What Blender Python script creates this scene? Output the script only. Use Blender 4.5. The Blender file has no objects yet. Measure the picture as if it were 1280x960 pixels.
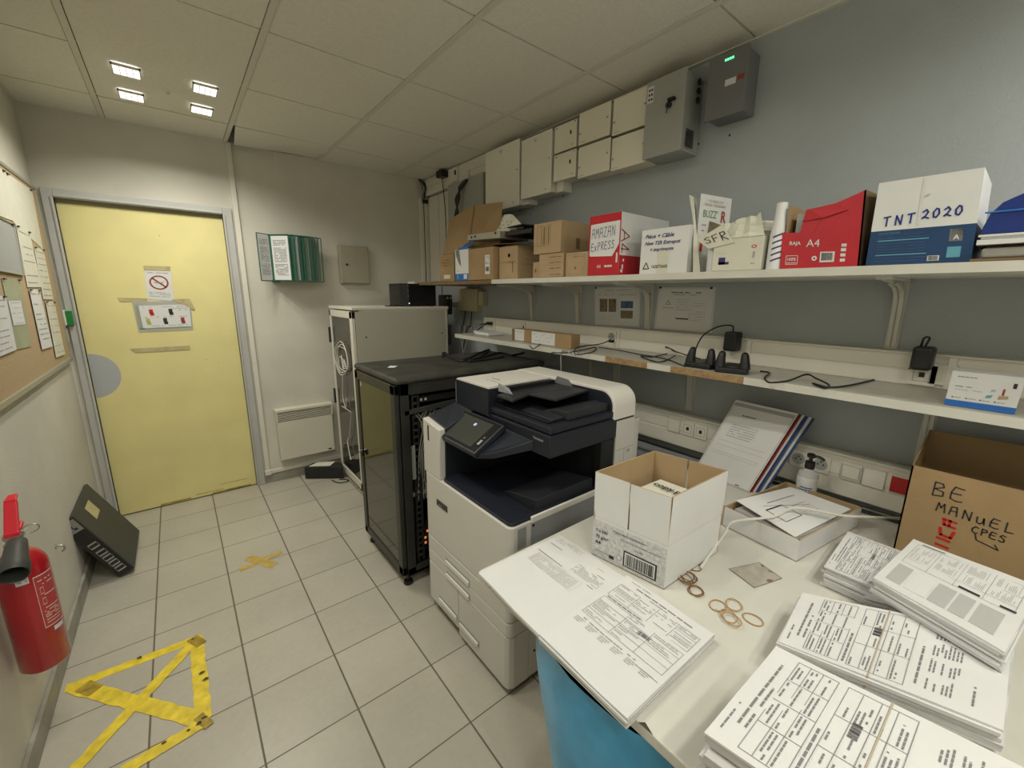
import bpy, math, random
from mathutils import Vector, Matrix
random.seed(7)
sc = bpy.context.scene
COL = sc.collection

# ------------------------------------------------------------------ camera, world, lights, exposure
FPX = 517.0
cam_d = bpy.data.cameras.new('camera'); cam = bpy.data.objects.new('camera', cam_d); COL.objects.link(cam)
cam.location = (.4993, -3.648, 1.505)
cam.rotation_euler = (1.3584, -.0099, -.6762)
cam_d.sensor_fit = 'HORIZONTAL'; cam_d.sensor_width = 36; cam_d.lens = FPX/1280*36
cam_d.clip_start = .02; cam_d.clip_end = 50
sc.camera = cam
wd = bpy.data.worlds.new('world'); sc.world = wd; wd.use_nodes = True
wd.node_tree.nodes['Background'].inputs[0].default_value = (.6, .62, .6, 1)
wd.node_tree.nodes['Background'].inputs[1].default_value = .05
sc.view_settings.view_transform = 'Standard'; sc.view_settings.look = 'None'
sc.view_settings.gamma = 1; sc.view_settings.use_curve_mapping = False
sc.view_settings.exposure = 0.0
LED_W = 3.5
LED_COL = (1.0, .965, .85)
LED_FIX = [(.6065, -.6745), (.6065, -2.4745), (.6065, -4.27), (1.8, -4.27)]
CAMR = cam.rotation_euler.to_matrix(); CAMC = Vector(cam.location)
def at(px, py, x=None, y=None, z=None):
    """point of a known plane of the room seen at a pixel of the survey photograph"""
    d = CAMR @ Vector(((px-640)/FPX, -(py-480)/FPX, -1))
    if x is not None: t = (x-CAMC.x)/d.x
    elif y is not None: t = (y-CAMC.y)/d.y
    else: t = (z-CAMC.z)/d.z
    return CAMC + d*t

# ------------------------------------------------------------------ materials
MATS = {}
def mat(name, c, rough=.6, metal=0, noise=.0, nscale=8, bump=0, bscale=60, coat=0, trans=0, alpha=1, emit=None, es=0, ior=1.45, c2=None, stretch=None, spec=None):
    if name in MATS: return MATS[name]
    m = bpy.data.materials.new(name); m.use_nodes = True; MATS[name] = m
    nt = m.node_tree; b = nt.nodes['Principled BSDF']; L = nt.links
    b.inputs['Base Color'].default_value = (*c, 1); b.inputs['Roughness'].default_value = rough
    b.inputs['Metallic'].default_value = metal; b.inputs['Coat Weight'].default_value = coat
    b.inputs['Transmission Weight'].default_value = trans; b.inputs['Alpha'].default_value = alpha; b.inputs['IOR'].default_value = ior
    if spec is not None: b.inputs['Specular IOR Level'].default_value = spec
    if emit: b.inputs['Emission Color'].default_value = (*emit, 1); b.inputs['Emission Strength'].default_value = es
    if noise or bump:
        tc = nt.nodes.new('ShaderNodeTexCoord'); mp = nt.nodes.new('ShaderNodeMapping'); L.new(tc.outputs['Object'], mp.inputs[0])
        if stretch: mp.inputs['Scale'].default_value = stretch
    if noise:
        n = nt.nodes.new('ShaderNodeTexNoise'); n.inputs['Scale'].default_value = nscale; n.inputs['Detail'].default_value = 6
        L.new(mp.outputs[0], n.inputs['Vector'])
        mx = nt.nodes.new('ShaderNodeMix'); mx.data_type = 'RGBA'
        d = c2 or tuple(v*(1-noise) for v in c); u = tuple(min(1, v*(1+noise*.5)) for v in c)
        mx.inputs[6].default_value = (*d, 1); mx.inputs[7].default_value = (*u, 1)
        cr = nt.nodes.new('ShaderNodeMapRange'); cr.inputs[1].default_value = .3; cr.inputs[2].default_value = .7
        L.new(n.outputs[0], cr.inputs[0]); L.new(cr.outputs[0], mx.inputs[0]); L.new(mx.outputs[2], b.inputs['Base Color'])
    if bump:
        n2 = nt.nodes.new('ShaderNodeTexNoise'); n2.inputs['Scale'].default_value = bscale; n2.inputs['Detail'].default_value = 4
        L.new(mp.outputs[0], n2.inputs['Vector'])
        bp = nt.nodes.new('ShaderNodeBump'); bp.inputs['Strength'].default_value = bump; bp.inputs['Distance'].default_value = .004
        L.new(n2.outputs[0], bp.inputs['Height']); L.new(bp.outputs[0], b.inputs['Normal'])
    return m
mat('wall_paint', (.63, .61, .535), .75, noise=.12, nscale=2.2, bump=.25, bscale=140)
mat('blue_wall', (.40, .435, .455), .7, noise=.08, nscale=3, bump=.35, bscale=160)
mat('ceiling_tile', (.76, .74, .66), .9, noise=.06, nscale=90, bump=.5, bscale=220)
mat('ceiling_grid', (.64, .62, .55), .6)
mat('dark_void', (.012, .012, .011), .9)
mat('plinth', (.33, .315, .27), .5, noise=.2, nscale=12)
mat('white_paint', (.62, .60, .51), .45, noise=.05, nscale=5)
mat('casing', (.47, .475, .46), .5, noise=.07, nscale=6)
mat('door_yellow', (.76, .69, .32), .45, noise=.07, nscale=4)
mat('stop_shade', (.28, .25, .15), .6)
mat('grey_paint', (.42, .44, .46), .6)
mat('cream', (.66, .63, .53), .45, noise=.03, nscale=6)
mat('trunk_white', (.70, .68, .60), .4, noise=.03, nscale=8)
mat('shelf_white', (.62, .615, .555), .45, noise=.06, nscale=10)
mat('laminate', (.52, .50, .445), .4, noise=.12, nscale=9)
mat('chipboard', (.36, .235, .115), .8, noise=.35, nscale=60, bump=.4)
mat('white_metal', (.66, .64, .56), .35)
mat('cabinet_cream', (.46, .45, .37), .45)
mat('box_cream', (.80, .77, .66), .45)
mat('box_white', (.80, .78, .70), .4)
mat('grey_metal', (.36, .37, .35), .4, noise=.04)
mat('slate_metal', (.17, .175, .18), .45, noise=.05)
mat('key_box', (.36, .335, .255), .45, noise=.06)
mat('black', (.014, .014, .016), .4)
mat('black_gloss', (.012, .012, .014), .15)
mat('black_rough', (.02, .02, .019), .6, noise=.3, nscale=30)
mat('rack_black', (.030, .031, .028), .38, noise=.25, nscale=7)
mat('rack_top', (.045, .046, .038), .5, noise=.45, nscale=10)
mat('charcoal', (.045, .047, .045), .5, noise=.1)
mat('dark_glass', (.022, .023, .018), .06, coat=.15, spec=.65)
mat('clear_glass', (.55, .57, .52), .03, trans=.9, ior=1.3)
mat('chrome', (.6, .6, .58), .2, metal=1)
mat('steel', (.4, .4, .37), .35, metal=.8)
mat('printer_white', (.60, .585, .545), .38, noise=.015)
mat('printer_shell', (.74, .725, .67), .35)
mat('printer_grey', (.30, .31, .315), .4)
mat('navy', (.014, .017, .026), .42)
mat('navy_dark', (.008, .009, .012), .45)
mat('navy_tray', (.026, .028, .034), .4)
mat('screen', (.04, .042, .036), .12, emit=(.5, .5, .42), es=.02)
mat('screen_ui', (.3, .32, .5), .2, emit=(.55, .6, .95), es=.6)
mat('led_white', (1, 1, 1), .3, emit=(1, .98, .95), es=1.7)
mat('led_green', (.1, .8, .3), .3, emit=(.1, 1, .35), es=2.5)
mat('led_blue', (.2, .3, 1), .3, emit=(.35, .5, 1), es=4)
mat('led_orange', (1, .3, .1), .3, emit=(1, .3, .08), es=.6)
mat('cardboard', (.36, .245, .125), .8, noise=.12, nscale=7, bump=.15, bscale=90)
mat('cardboard_light', (.45, .325, .19), .8, noise=.1, nscale=9, bump=.15, bscale=90)
mat('cardboard_in', (.42, .30, .17), .8, noise=.08, nscale=9)
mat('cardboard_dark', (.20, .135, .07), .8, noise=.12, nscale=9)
mat('tape_brown', (.33, .235, .12), .3)
mat('carton_white', (.72, .73, .73), .6, noise=.03, nscale=10)
mat('carton_print', (.60, .61, .61), .6, noise=.25, nscale=110)
mat('box_red', (.50, .018, .03), .45, noise=.1, nscale=10)
mat('box_blue', (.015, .055, .15), .4, noise=.1, nscale=10)
mat('cyan_print', (.12, .36, .48), .5)
mat('bright_blue', (.03, .15, .50), .4)
mat('tray_blue', (.012, .035, .20), .25)
mat('paper', (.68, .69, .69), .75, noise=.02, nscale=14)
mat('paper_cream', (.66, .65, .55), .75, noise=.05, nscale=20)
mat('paper_side', (.60, .60, .60), .8, noise=.35, nscale=60, stretch=(.15, .15, 6))
mat('page_gloss', (.68, .69, .69), .35, coat=.8)
mat('band_beige', (.46, .40, .30), .5)
mat('print_grey', (.45, .455, .45), .75)
mat('paper_grey', (.36, .37, .36), .75)
mat('ink', (.03, .03, .035), .6)
mat('ink_mid', (.20, .20, .205), .7)
mat('ink_soft', (.36, .36, .36), .7)
mat('ink_faint', (.48, .48, .47), .7)
mat('ink_blue', (.015, .03, .22), .5)
mat('ink_navy', (.04, .03, .14), .5)
mat('ink_red', (.55, .02, .02), .5)
mat('ink_green', (.10, .26, .08), .5)
mat('ink_olive', (.42, .44, .13), .5)
mat('sign_red', (.30, .05, .035), .5)
mat('photo_brown', (.22, .17, .12), .6, noise=.5, nscale=60)
mat('photo_blue', (.07, .13, .28), .6, noise=.4, nscale=60)
mat('cork', (.47, .345, .205), .85, noise=.12, nscale=120, bump=.3)
mat('aluminium', (.42, .41, .36), .35, metal=.5)
mat('sage', (.30, .34, .26), .3, noise=.2, nscale=9)
mat('sheet_green', (.05, .14, .10), .3)
mat('plastic_sleeve', (.55, .57, .55), .12, alpha=.55)
mat('masking', (.50, .44, .24), .4, noise=.2, nscale=30)
mat('tape_yellow', (.78, .60, .04), .45, noise=.28, nscale=24)
mat('tape_dirty', (.40, .28, .03), .5, noise=.5, nscale=30)
mat('tape_mustard', (.50, .36, .10), .5, noise=.2, nscale=30)
mat('soot_and_shade', (.05, .045, .03), .8)
mat('red_paint', (.42, .010, .018), .25, coat=.5, noise=.05)
mat('red_plastic', (.60, .02, .035), .35)
mat('extinguisher_red_label', (.46, .05, .05), .4)
mat('green_plastic', (.015, .20, .04), .4)
mat('folder_green', (.02, .115, .07), .35)
mat('cable_black', (.012, .012, .013), .5)
mat('cable_grey', (.30, .30, .27), .5)
mat('cable_white', (.68, .67, .6), .45)
mat('rubber_tan', (.42, .25, .10), .5)
mat('rubber_brown', (.22, .11, .04), .5)
mat('beige_plastic', (.60, .56, .42), .5)
mat('outlet_red', (.42, .015, .015), .35)
mat('bag_blue', (.045, .34, .64), .25, noise=.25, nscale=9, bump=.6, bscale=14, coat=.3)
mat('wood', (.34, .20, .09), .6, noise=.25, nscale=12, stretch=(1, 1, .1))
mat('bottle_clear', (.62, .63, .62), .15, alpha=.75)
mat('binder_red', (.24, .02, .02), .4)
mat('binder_blue', (.02, .05, .18), .4)
mat('stain', (.43, .40, .34), .6, noise=.2, nscale=40)
mat('tan_plastic', (.50, .46, .30), .6)

def floor_mat():
    m = bpy.data.materials.new('floor_tiles'); m.use_nodes = True; MATS['floor_tiles'] = m
    nt = m.node_tree; L = nt.links; b = nt.nodes['Principled BSDF']
    tc = nt.nodes.new('ShaderNodeTexCoord'); sp = nt.nodes.new('ShaderNodeSeparateXYZ'); L.new(tc.outputs['Object'], sp.inputs[0])
    def M(op, a, bb=None, c=None):
        n = nt.nodes.new('ShaderNodeMath'); n.operation = op
        for i, v in enumerate((a, bb, c)):
            if v is None: continue
            if isinstance(v, (int, float)): n.inputs[i].default_value = v
            else: L.new(v, n.inputs[i])
        return n.outputs[0]
    S = .299
    masks = []; cells = []
    for ax, off in ((0, .2475), (1, -.2375)):
        q = M('DIVIDE', M('SUBTRACT', sp.outputs[ax], off), S)
        fr = M('FRACT', q); cells.append(M('FLOOR', q))
        d = M('MINIMUM', fr, M('SUBTRACT', 1.0, fr))
        masks.append(M('LESS_THAN', d, .0075 if ax else .0105))
    g = M('MAXIMUM', masks[0], masks[1])
    cx = nt.nodes.new('ShaderNodeCombineXYZ'); L.new(cells[0], cx.inputs[0]); L.new(cells[1], cx.inputs[1])
    wn = nt.nodes.new('ShaderNodeTexWhiteNoise'); L.new(cx.outputs[0], wn.inputs[0])
    ns = nt.nodes.new('ShaderNodeTexNoise'); ns.inputs['Scale'].default_value = 3.0; ns.inputs['Detail'].default_value = 8; L.new(tc.outputs['Object'], ns.inputs['Vector'])
    ns2 = nt.nodes.new('ShaderNodeTexNoise'); ns2.inputs['Scale'].default_value = 45; ns2.inputs['Detail'].default_value = 5; L.new(tc.outputs['Object'], ns2.inputs['Vector'])
    v = M('ADD', M('ADD', M('MULTIPLY', wn.outputs[0], .07), M('MULTIPLY', ns.outputs[0], .34)), M('MULTIPLY', ns2.outputs[0], .16))
    v = M('ADD', v, .72)
    mx = nt.nodes.new('ShaderNodeMix'); mx.data_type = 'RGBA'; mx.blend_type = 'MULTIPLY'; mx.inputs[0].default_value = 1
    mx.inputs[6].default_value = (.43, .405, .34, 1)
    cc = nt.nodes.new('ShaderNodeCombineColor'); [L.new(v, cc.inputs[i]) for i in range(3)]; L.new(cc.outputs[0], mx.inputs[7])
    m2 = nt.nodes.new('ShaderNodeMix'); m2.data_type = 'RGBA'; L.new(g, m2.inputs[0]); L.new(mx.outputs[2], m2.inputs[6]); m2.inputs[7].default_value = (.135, .12, .085, 1)
    L.new(m2.outputs[2], b.inputs['Base Color'])
    L.new(M('ADD', M('MULTIPLY', g, .4), .38), b.inputs['Roughness'])
    bp = nt.nodes.new('ShaderNodeBump'); bp.inputs['Strength'].default_value = .5; bp.inputs['Distance'].default_value = .002; bp.invert = True
    L.new(g, bp.inputs['Height']); L.new(bp.outputs[0], b.inputs['Normal'])
floor_mat()

# ------------------------------------------------------------------ mesh helpers
def V(*a): return Vector(a[0]) if len(a) == 1 else Vector(a)
class MB:
    def __init__(s, mt='black'): s.v = []; s.f = []; s.fm = []; s.ms = []; s.mt = mt
    def _m(s, mt):
        mt = mt or s.mt
        if mt not in s.ms: s.ms.append(mt)
        return s.ms.index(mt)
    def add(s, vs, fs, mt=None):
        o = len(s.v); k = s._m(mt); s.v += [tuple(p) for p in vs]
        for f in fs: s.f.append([o+i for i in f]); s.fm.append(k)
        return s
    def box(s, x0, x1, y0, y1, z0, z1, mt=None):
        return s.hexa([(x0, y0), (x1, y0), (x1, y1), (x0, y1)], z0, z1, mt)
    def hexa(s, xy, z0, z1, mt=None):
        n = len(xy); vs = [(p[0], p[1], z0) for p in xy]+[(p[0], p[1], z1) for p in xy]
        fs = [list(range(n))[::-1], list(range(n, 2*n))]+[[i, (i+1) % n, n+(i+1) % n, n+i] for i in range(n)]
        return s.add(vs, fs, mt)
    def slab(s, q, t, mt=None):
        """quad or polygon of 3-D points thickened by vector t"""
        t = V(t); q = [V(p) for p in q]; n = len(q)
        vs = q+[p+t for p in q]
        return s.add(vs, [list(range(n))[::-1], list(range(n, 2*n))]+[[i, (i+1) % n, n+(i+1) % n, n+i] for i in range(n)], mt)
    def quad(s, a, b, c, d, mt=None): return s.add([a, b, c, d], [[0, 1, 2, 3]], mt)
    def poly(s, pts, mt=None): return s.add(pts, [list(range(len(pts)))], mt)
    def tube(s, pts, r, mt=None, n=8, smooth_n=0, closed=False):
        pts = [V(p) for p in pts]
        if smooth_n: pts = spline(pts, smooth_n, closed)
        vs = []; N = len(pts); ref = None
        for i, p in enumerate(pts):
            if closed: d = pts[(i+1) % N]-pts[i-1]
            else: d = pts[min(i+1, N-1)]-pts[max(i-1, 0)]
            d = d.normalized() if d.length > 1e-9 else V(0, 0, 1)
            if ref is None: ref = d.orthogonal().normalized()
            ref = (ref-d*ref.dot(d)); ref = ref.normalized() if ref.length > 1e-6 else d.orthogonal().normalized()
            w = d.cross(ref); rr = r(i/(N-1)) if callable(r) else r
            for k in range(n):
                a = 2*math.pi*k/n; vs.append(p+(ref*math.cos(a)+w*math.sin(a))*rr)
        fs = []
        for i in range(N if closed else N-1):
            j = (i+1) % N
            for k in range(n): fs.append([i*n+k, i*n+(k+1) % n, j*n+(k+1) % n, j*n+k])
        if not closed: fs += [list(range(n))[::-1], [(N-1)*n+k for k in range(n)]]
        return s.add(vs, fs, mt)
    def lathe(s, prof, o=(0, 0, 0), mt=None, n=32, ax=V(0, 0, 1), ref=None):
        ax = V(ax).normalized(); o = V(o); u = V(ref).normalized() if ref else ax.orthogonal().normalized(); w = ax.cross(u)
        vs = []
        for r, h in prof:
            for k in range(n):
                a = 2*math.pi*k/n; vs.append(o+ax*h+(u*math.cos(a)+w*math.sin(a))*r)
        fs = [[i*n+k, i*n+(k+1) % n, (i+1)*n+(k+1) % n, (i+1)*n+k] for i in range(len(prof)-1) for k in range(n)]
        fs += [list(range(n))[::-1], [(len(prof)-1)*n+k for k in range(n)]]
        return s.add(vs, fs, mt)
    # flat marks on a mapped surface fn(u,v)->point
    def rect(s, fn, u0, v0, u1, v1, mt=None): return s.quad(fn(u0, v0), fn(u1, v0), fn(u1, v1), fn(u0, v1), mt)
    def stroke(s, fn, pts, w, mt=None, sx=1.0):
        for (a, b) in zip(pts[:-1], pts[1:]):
            dx = (b[0]-a[0])*sx; dy = b[1]-a[1]; l = math.hypot(dx, dy) or 1e-9
            nx, ny = -dy/l*w/2/sx, dx/l*w/2; ex, ey = dx/l*w*.25/sx, dy/l*w*.25
            s.quad(fn(a[0]-ex+nx, a[1]-ey+ny), fn(a[0]-ex-nx, a[1]-ey-ny), fn(b[0]+ex-nx, b[1]+ey-ny), fn(b[0]+ex+nx, b[1]+ey+ny), mt)
        return s
    def frame(s, fn, u0, v0, u1, v1, w, mt=None, sx=1.0):
        return s.stroke(fn, [(u0, v0), (u1, v0), (u1, v1), (u0, v1), (u0, v0)], w, mt, sx)
    def disc(s, fn, cu, cv, r, mt=None, n=20, sx=1.0): return s.poly([fn(cu+math.cos(2*math.pi*k/n)*r/sx, cv+math.sin(2*math.pi*k/n)*r) for k in range(n)], mt)
    def ring(s, fn, cu, cv, r, w, mt=None, n=28, sx=1.0):
        for k in range(n):
            a, b = 2*math.pi*k/n, 2*math.pi*(k+1)/n
            P = lambda t, q: fn(cu+math.cos(t)*q/sx, cv+math.sin(t)*q)
            s.quad(P(a, r-w/2), P(a, r+w/2), P(b, r+w/2), P(b, r-w/2), mt)
        return s
    def text(s, fn, u, v, h, txt, mt=None, sx=1.0, shear=0, bold=0, wscale=1.0):
        vs, fs = glyphs(txt, shear, bold)
        return s.add([fn(u+p[0]*h*wscale/sx, v+p[1]*h) for p in vs], fs, mt)
    def hand(s, fn, u, v, h, txt, w, mt=None, adv=.85, sx=1.0, slope=0):
        x = 0
        for ch in txt:
            for st in STROKES.get(ch, []):
                s.stroke(fn, [(u+(x+p[0])*h/sx, v+p[1]*h+slope*(x+p[0])*h) for p in st], w, mt, sx)
            x += adv
        return s
    def build(s, name, parent=None, bevel=0, seg=2, smooth=False, weld=False):
        me = bpy.data.meshes.new(name); me.from_pydata(s.v, [], s.f)
        for k in s.ms: me.materials.append(MATS[k])
        me.polygons.foreach_set('material_index', s.fm)
        if smooth: me.polygons.foreach_set('use_smooth', [True]*len(me.polygons))
        me.update()
        o = bpy.data.objects.new(name, me); COL.objects.link(o)
        if smooth:
            try: me.set_sharp_from_angle(angle=math.radians(40))
            except Exception: pass
        if bevel:
            b = o.modifiers.new('bevel', 'BEVEL'); b.width = bevel; b.segments = seg; b.limit_method = 'ANGLE'; b.angle_limit = math.radians(35)
        if parent is not None:
            o.parent = parent; o.matrix_parent_inverse = Matrix.Translation(parent.location).inverted()
        return o
def spline(p, n, closed=False):
    out = []; N = len(p)
    for i in range(N if closed else N-1):
        g = (lambda k: p[k % N]) if closed else (lambda k: p[max(0, min(N-1, k))])
        a, b, c, d = g(i-1), g(i), g(i+1), g(i+2)
        for k in range(n):
            t = k/n; out.append(.5*((2*b)+(c-a)*t+(2*a-5*b+4*c-d)*t*t+(3*b-a-3*c+d)*t**3))
    if not closed: out.append(p[-1])
    return out
_G = {}
def glyphs(txt, shear=0, bold=0):
    k = (txt, shear, bold)
    if k not in _G:
        c = bpy.data.curves.new('t', 'FONT'); c.body = txt; c.size = 1; c.shear = shear; c.offset = bold; c.resolution_u = 2
        o = bpy.data.objects.new('t', c); COL.objects.link(o)
        me = o.to_mesh(); _G[k] = ([tuple(v.co) for v in me.vertices], [list(p.vertices) for p in me.polygons])
        o.to_mesh_clear(); bpy.data.objects.remove(o); bpy.data.curves.remove(c)
    return _G[k]
STROKES = {
 'A': [[(0, 0), (.12, .95), (.5, 1), (.58, 0)], [(.06, .48), (.56, .5)]],
 'B': [[(.1, 0), (.12, 1), (.5, .98), (.58, .75), (.15, .52), (.6, .4), (.6, .1), (.08, 0)]],
 'C': [[(.6, .9), (.3, 1), (.02, .6), (.05, .2), (.35, 0), (.6, .15)]],
 'E': [[(.6, .95), (.15, 1), (.02, .6), (.02, .1), (.3, 0), (.6, .05)], [(.03, .52), (.5, .55)]],
 'F': [[(.1, 0), (.08, .95), (.6, 1)], [(.08, .5), (.5, .55)]],
 'H': [[(.05, 0), (.05, 1)], [(.6, 0), (.58, 1)], [(.05, .5), (.6, .5)]],
 'L': [[(.1, 1), (.08, 0), (.6, .05)]],
 'M': [[(.0, 0), (.1, 1), (.32, .45), (.55, 1), (.65, 0)]],
 'N': [[(.05, 0), (.08, 1), (.55, .0), (.6, 1)]],
 'P': [[(.1, 0), (.1, 1), (.5, .95), (.58, .7), (.12, .45)]],
 'R': [[(.1, 0), (.1, 1), (.5, .98), (.55, .7), (.12, .5), (.62, 0)]],
 'S': [[(.6, .9), (.3, 1), (.08, .75), (.5, .45), (.52, .1), (.25, 0), (.02, .12)]],
 'T': [[(.0, .95), (.65, 1)], [(.32, 1), (.3, 0)]],
 'U': [[(.05, 1), (.05, .2), (.3, 0), (.55, .2), (.58, 1)]],
 'u': [[(.05, .7), (.08, .1), (.3, 0), (.5, .2), (.52, .7), (.6, 0)]],
 'X': [[(.05, 0), (.6, 1)], [(.05, 1), (.6, 0)]], 'x': [[(.05, 0), (.5, .6)], [(.05, .6), (.5, 0)]],
 'Z': [[(.05, .95), (.58, 1), (.05, .05), (.6, 0)]],
 '2': [[(.05, .75), (.35, 1), (.55, .7), (.3, .25), (.05, .05), (.2, .2), (.65, .0)]],
 '0': [[(.3, 1), (.05, .6), (.1, .1), (.35, 0), (.58, .4), (.5, .9), (.3, 1)]],
}
def P(o, u, v):
    o, u, v = V(o), V(u).normalized(), V(v).normalized()
    return lambda a, b: o+u*a+v*b
def Q(a, b, c, d, off=V(0, 0, 0)):
    """unit square (0,0)=a (1,0)=b (1,1)=c (0,1)=d"""
    a, b, c, d = [V(p)+off for p in (a, b, c, d)]
    return lambda u, v: a*(1-u)*(1-v)+b*u*(1-v)+c*u*v+d*(1-u)*v
def empty(name, loc, label, cat, group=None):
    o = bpy.data.objects.new(name, None); COL.objects.link(o); o.location = loc; o.empty_display_size = .05
    return tag(o, label, cat, group)
def tag(o, label, cat, group=None, kind=None):
    if label: o['label'] = label
    if cat: o['category'] = cat
    if group: o['group'] = group
    if kind: o['kind'] = kind
    return o
def struct(o): o['kind'] = 'structure'; return o
def words(m, fn, u0, u1, v, h, mt='ink_mid', fill=.8, sx=1.0, wl=(.02, .07)):
    """a line of small print, too fine to read"""
    u = u0
    while u < u1-.004:
        w = min(random.uniform(*wl), u1-u)
        if random.random() < fill: m.rect(fn, u, v-h/2, u+w*.86, v+h/2, mt)
        u += w
def barcode(m, fn, u0, v0, u1, v1, mt='ink', n=26, vert=True):
    u = 0.0
    while u < 1:
        w = random.choice((.012, .02, .035)); e = min(1, u+w)
        if vert: m.rect(fn, u0+(u1-u0)*u, v0, u0+(u1-u0)*e, v1, mt)
        else: m.rect(fn, u0, v0+(v1-v0)*u, u1, v0+(v1-v0)*e, mt)
        u = e+random.choice((.012, .02, .03))

# ================================================================== ROOM
XL, XR, YB, YF, H = -.04, 2.434, 0.0, -5.0, 2.505
struct(MB('floor_tiles').box(XL-.1, XR+.1, YF-.1, YB+.1, -.1, 0).build('floor'))
struct(MB('wall_paint').box(XL-.1, XL, YF-.1, YB+.1, 0, 2.9).build('wall_left'))
struct(MB('blue_wall').box(XR, XR+.1, YF-.1, YB+.1, 0, 2.9).build('wall_right'))
struct(MB('wall_paint').box(XL-.1, XR+.1, YF-.1, YF, 0, 2.9).build('wall_rear'))
# back wall with the door opening
DX0, DX1, DH = .035, .838, 2.03
wb = MB('wall_paint')
wb.box(XL, DX0-.0, YB, YB+.1, 0, 2.9); wb.box(DX1, XR, YB, YB+.1, 0, 2.9); wb.box(DX0, DX1, YB, YB+.1, DH, 2.9)
struct(wb.build('wall_back'))
# ceiling: grid of tiles, one broken cell by the wall
cx = [XL, .3065, .9065, 1.5065, 2.1065, XR]
cy = [YB, -.3745]; 
while cy[-1] > YF: cy.append(max(YF, cy[-1]-.6))
ct = MB('ceiling_tile')
for i in range(len(cx)-1):
    for j in range(len(cy)-1):
        if i == 2 and j == 0: continue
        if i == 1 and j in (1, 2): continue
        ct.box(cx[i]+.014*(i > 0), cx[i+1]-.014*(i < 4), cy[j+1]+.005, cy[j]-.005*(j > 0), H, H+.02)
ct.box(XL, XR, YF, YB, H+.12, H+.14, 'dark_void')
ceil = struct(ct.build('ceiling'))
cg = MB('ceiling_grid')
for x in cx[1:-1]: cg.box(x-.0115, x+.0115, YF, YB, H-.005, H+.004)
for k, y in enumerate(cy[1:-1]):
    for i in range(len(cx)-1):
        if k in (1, 2, ) and i == 1 and k == 2: pass
        cg.box(cx[i], cx[i+1], y-.006, y+.006, H+.008, H+.012)
cg.box(XL, XR, YB-.012, YB, H-.006, H+.001); cg.box(XR-.02, XR, YF, YB, H-.006, H+.001); cg.box(XL, XL+.012, YF, YB, H-.004, H+.001)
cg.build('ceiling_grid', ceil)
bt = MB('ceiling_tile')
bt.slab([(.955, -.045, H-.022), (1.25, -.03, H-.002), (1.50, -.012, H+.004), (1.50, -.366, H+.004), (.93, -.366, H-.001)], (0, 0, .014))
bt.quad((1.19, -.03, H-.012), (1.21, -.03, H-.012), (1.205, -.025, H-.16), (1.195, -.025, H-.14), 'paper_cream')
tag(bt.build('ceiling_tile'), 'broken sagging ceiling tile with a torn strip above the sign holder', 'ceiling tile')
# trims on the back wall
cs = MB('casing')
cs.box(-.012, DX0, YB-.022, YB, 0, 2.075); cs.box(DX1, .893, YB-.022, YB, 0, 2.075); cs.box(DX0, DX1, YB-.022, YB, DH-.005, 2.075)
cs.box(DX0-.012, DX0, YB-.03, YB+.06, 0, DH); cs.box(DX1, DX1+.012, YB-.03, YB+.06, 0, DH); cs.box(DX0, DX1, YB-.03, YB+.06, DH, DH+.012)
struct(cs.build('trim_1', bevel=.003))
pl = MB('plinth'); pl.box(XL, XL+.014, YF, YB, 0, .085)
struct(pl.build('baseboard_left', bevel=.003))
pb = MB('plinth'); pb.box(.893, 1.46, YB-.014, YB, 0, .07); pb.box(1.46, XR, YB-.014, YB, 0, .07)
struct(pb.build('baseboard_back', bevel=.003))
pr_ = MB('plinth'); pr_.box(XR-.014, XR, YF, YB, 0, .08); struct(pr_.build('baseboard_right', bevel=.003))
# door leaf
dr = MB('door_yellow'); dr.box(DX0+.0005, DX1-.0005, YB+.012, YB+.05, .008, DH-.028)
dr.box(DX0+.0005, DX1-.0005, YB+.014, YB+.05, DH-.027, DH-.001, 'stop_shade')  # strip at the lintel stop, coloured as the shade in the door recess
dfn = lambda u, v: V(u, YB+.0115, v)
pts = [(DX0+.004+math.cos(a)*.137*.98, .975+math.sin(a)*.142) for a in [math.radians(-90+i*7.5) for i in range(25)]]
dr.poly([dfn(*p) for p in pts], 'grey_paint')
for (a, b, c, d) in ((.25, .012, .42, .022), (.55, .010, .80, .02), (.6, .07, .78, .073), (.45, .03, .62, .034)):
    dr.rect(dfn, a, b, c, d, 'tape_dirty')
for (u, v) in ((.48, 1.86), (.63, 1.03), (.70, 1.0)): dr.disc(dfn, u, v, .004, 'masking')
door = struct(dr.build('door_1', bevel=.002))
# white cable trunking up the wall and along its foot
tk = MB('trunk_white'); tk.box(.905, .937, YB-.02, YB, .075, 2.5); tk.box(.905, 1.50, YB-.02, YB, .075, .105)
tk.box(.898, .945, YB-.028, YB, .07, .11)
tag(tk.build('cable_trunking', bevel=.003), 'white vertical cable trunking beside the door that turns along the floor', 'trunking')

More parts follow.
